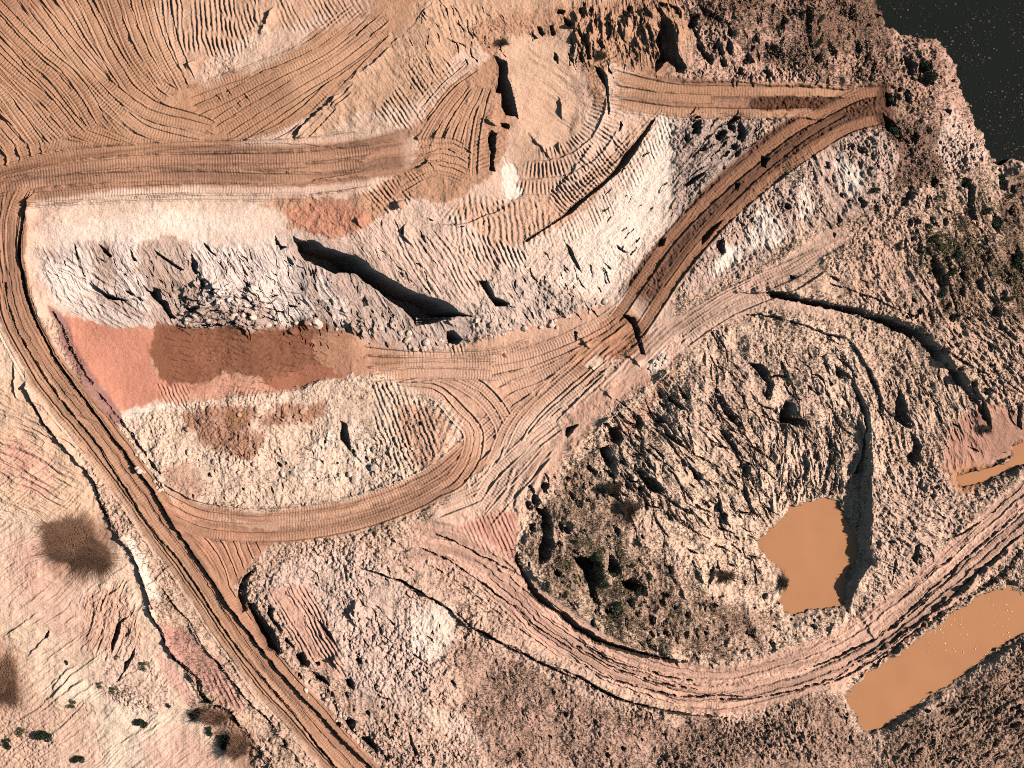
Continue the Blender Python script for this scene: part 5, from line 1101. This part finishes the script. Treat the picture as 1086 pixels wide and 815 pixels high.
boulder(425, 218, 5.0, 'lone angular block on the tan bench above the red soil', None, 'b')
def cluster(n, P, smin, smax, label, group, mt='p'):
    P = np.array(P, float); k_ = 0
    while k_ < n:
        t = rnd.uniform(0, len(P) - 1.001); i = int(t); f = t - i; p = P[i] * (1 - f) + P[i + 1] * f + rnd.normal(0, 4, 2)
        boulder(p[0], p[1], smin + (smax - smin) * rnd.uniform(0, 1) ** 2.2, label, group, mt); k_ += 1
cluster(24, [(180,334),(250,340),(330,338),(400,354),(480,362)], 1.6, 5, 'pale block fallen at the foot of the grey rock face', 'blocks at the foot of the rock face')
cluster(26, [(500,340),(540,352),(600,335),(640,320)], 1.5, 4, 'pale block lying below the bright eroded slope', 'blocks below the bright slope')
cluster(30, [(150,470),(240,500),(330,510),(400,500),(440,470)], 1.6, 4.2, 'pale block on the rough heap inside the road loop', 'blocks on the heap inside the loop')
cluster(14, [(200,450),(260,445),(330,440)], 1.6, 4.0, 'brown clod on the damp top of the heap inside the loop', 'brown clods on the heap', 'b')
cluster(30, [(290,690),(330,730),(365,760),(395,800)], 1.2, 3, 'pale block on the broken bank east of the haul road', 'blocks on the bank east of the haul road')
cluster(12, [(684,388),(700,384),(712,378)], 1.5, 3.4, 'white block heaped beside the end of the ramp', 'white blocks beside the ramp end')
cluster(16, [(130,450),(150,490),(175,520)], 1.5, 3.4, 'pale block on the edge between the haul road and the heap', 'blocks along the haul road edge')

# litter on the dark pool and pale flecks imitating sun glints on the brown one
def inside(P, x, y):
    ins = np.zeros(x.shape, bool); n = len(P)
    for i in range(n):
        x1, y1 = P[i]; x2, y2 = P[(i + 1) % n]
        if y1 != y2: ins ^= ((y1 > y) != (y2 > y)) & (x < (x2 - x1) * (y - y1) / (y2 - y1) + x1)
    return ins
def flecks(name, P, x0, x1, y0, y1, n, cols, size, lvl, label, cl=20):
    x = r.uniform(x0, x1, n); y = r.uniform(y0, y1, n)
    keep = inside(P, x, y) & (vnoise(x.astype(F) / cl, y.astype(F) / cl, 71) + .5 * vnoise(x.astype(F) / 6, y.astype(F) / 6, 72) > r.uniform(-.9, 1.3, n)); x = x[keep]; y = y[keep]; n = len(x)
    cf = 1 - coarse(x, y) / CAM_H; c = np.stack([(x - CX) * M * cf, -(y - CY) * M * cf, np.full(n, lvl + .015)], 1)
    a = r.uniform(0, 2 * pi, n); s = size * r.uniform(.35, 1.3, n) ** 1.5; V = []
    for q in range(5):
        an = a + q * 2 * pi / 5; rr = s * r.uniform(.45, 1.1, n); V.append(c + np.stack([np.cos(an) * rr, np.sin(an) * rr * .7, r.uniform(0, .04, n)], 1))
    tint = np.array(cols)[r.randint(0, len(cols), n)] * r.uniform(.6, 1.2, (n, 1))
    link(name, tri_mesh(name, np.stack(V, 1), tuft_mat, tint), kind='stuff', label=label, category='litter')
LK2 = [(905,-120)] + LAKE[1:-2] + [(1180,178),(1180,-90)]
flecks('floating_litter', LK2, 910, 1180, -90, 180, 10000, [(.045,.028,.022),(.03,.02,.015),(.07,.042,.032),(.10,.062,.048),(.016,.016,.013),(.02,.018,.014)], .075, WL['LAKE'], 'brown twigs and leaf litter floating on the dark pool')
flecks('glint_flecks', POND2, 985, 1075, 635, 700, 420, [(.8,.62,.45)], .035, WL['POND2'], 'pale flecks standing in for sun glints on the long brown pool', 8)

# tell the members of each group apart by their order across the ground
ORD = ['leftmost', 'second from the left', 'third from the left', 'fourth from the left', 'fifth from the left', 'sixth from the left', 'seventh from the left', 'eighth from the left', 'ninth from the left', 'tenth from the left',
       'eleventh from the left', 'twelfth from the left', 'thirteenth from the left', 'fourteenth from the left', 'fifteenth from the left']
SHORT = {'dark shrubs in the eastern scrub': 'dark shrub in the scrub east of the ramp', 'dark shrubs on the heap by the pond': 'dark shrub on the heap around the square pond', 'olive shrubs in the weedy ground': 'olive shrub among the dark shrubs',
         'dark shrubs on the heap beside the dark pool': 'dark shrub on the heap by the dark pool', 'blocks at the foot of the rock face': 'pale block under the rock face', 'blocks below the bright slope': 'pale block below the bright slope',
         'blocks on the heap inside the loop': 'pale block inside the road loop', 'brown clods on the heap': 'brown clod inside the road loop', 'blocks on the bank east of the haul road': 'pale block on the broken bank beside the haul road',
         'white blocks beside the ramp end': 'white block beside the ramp end', 'blocks along the haul road edge': 'pale block between haul road and heap'}
for g_, base_ in SHORT.items():
    ms = sorted([o for o in C.objects if o.get('group') == g_], key=lambda o: o.location.x); n_ = len(ms)
    for i_, o in enumerate(ms):
        j_ = n_ - 1 - i_
        if i_ <= j_: w_ = ORD[i_]
        else: w_ = ORD[j_].replace('leftmost', 'rightmost').replace('left', 'right')
        o['label'] = base_ + ', ' + w_
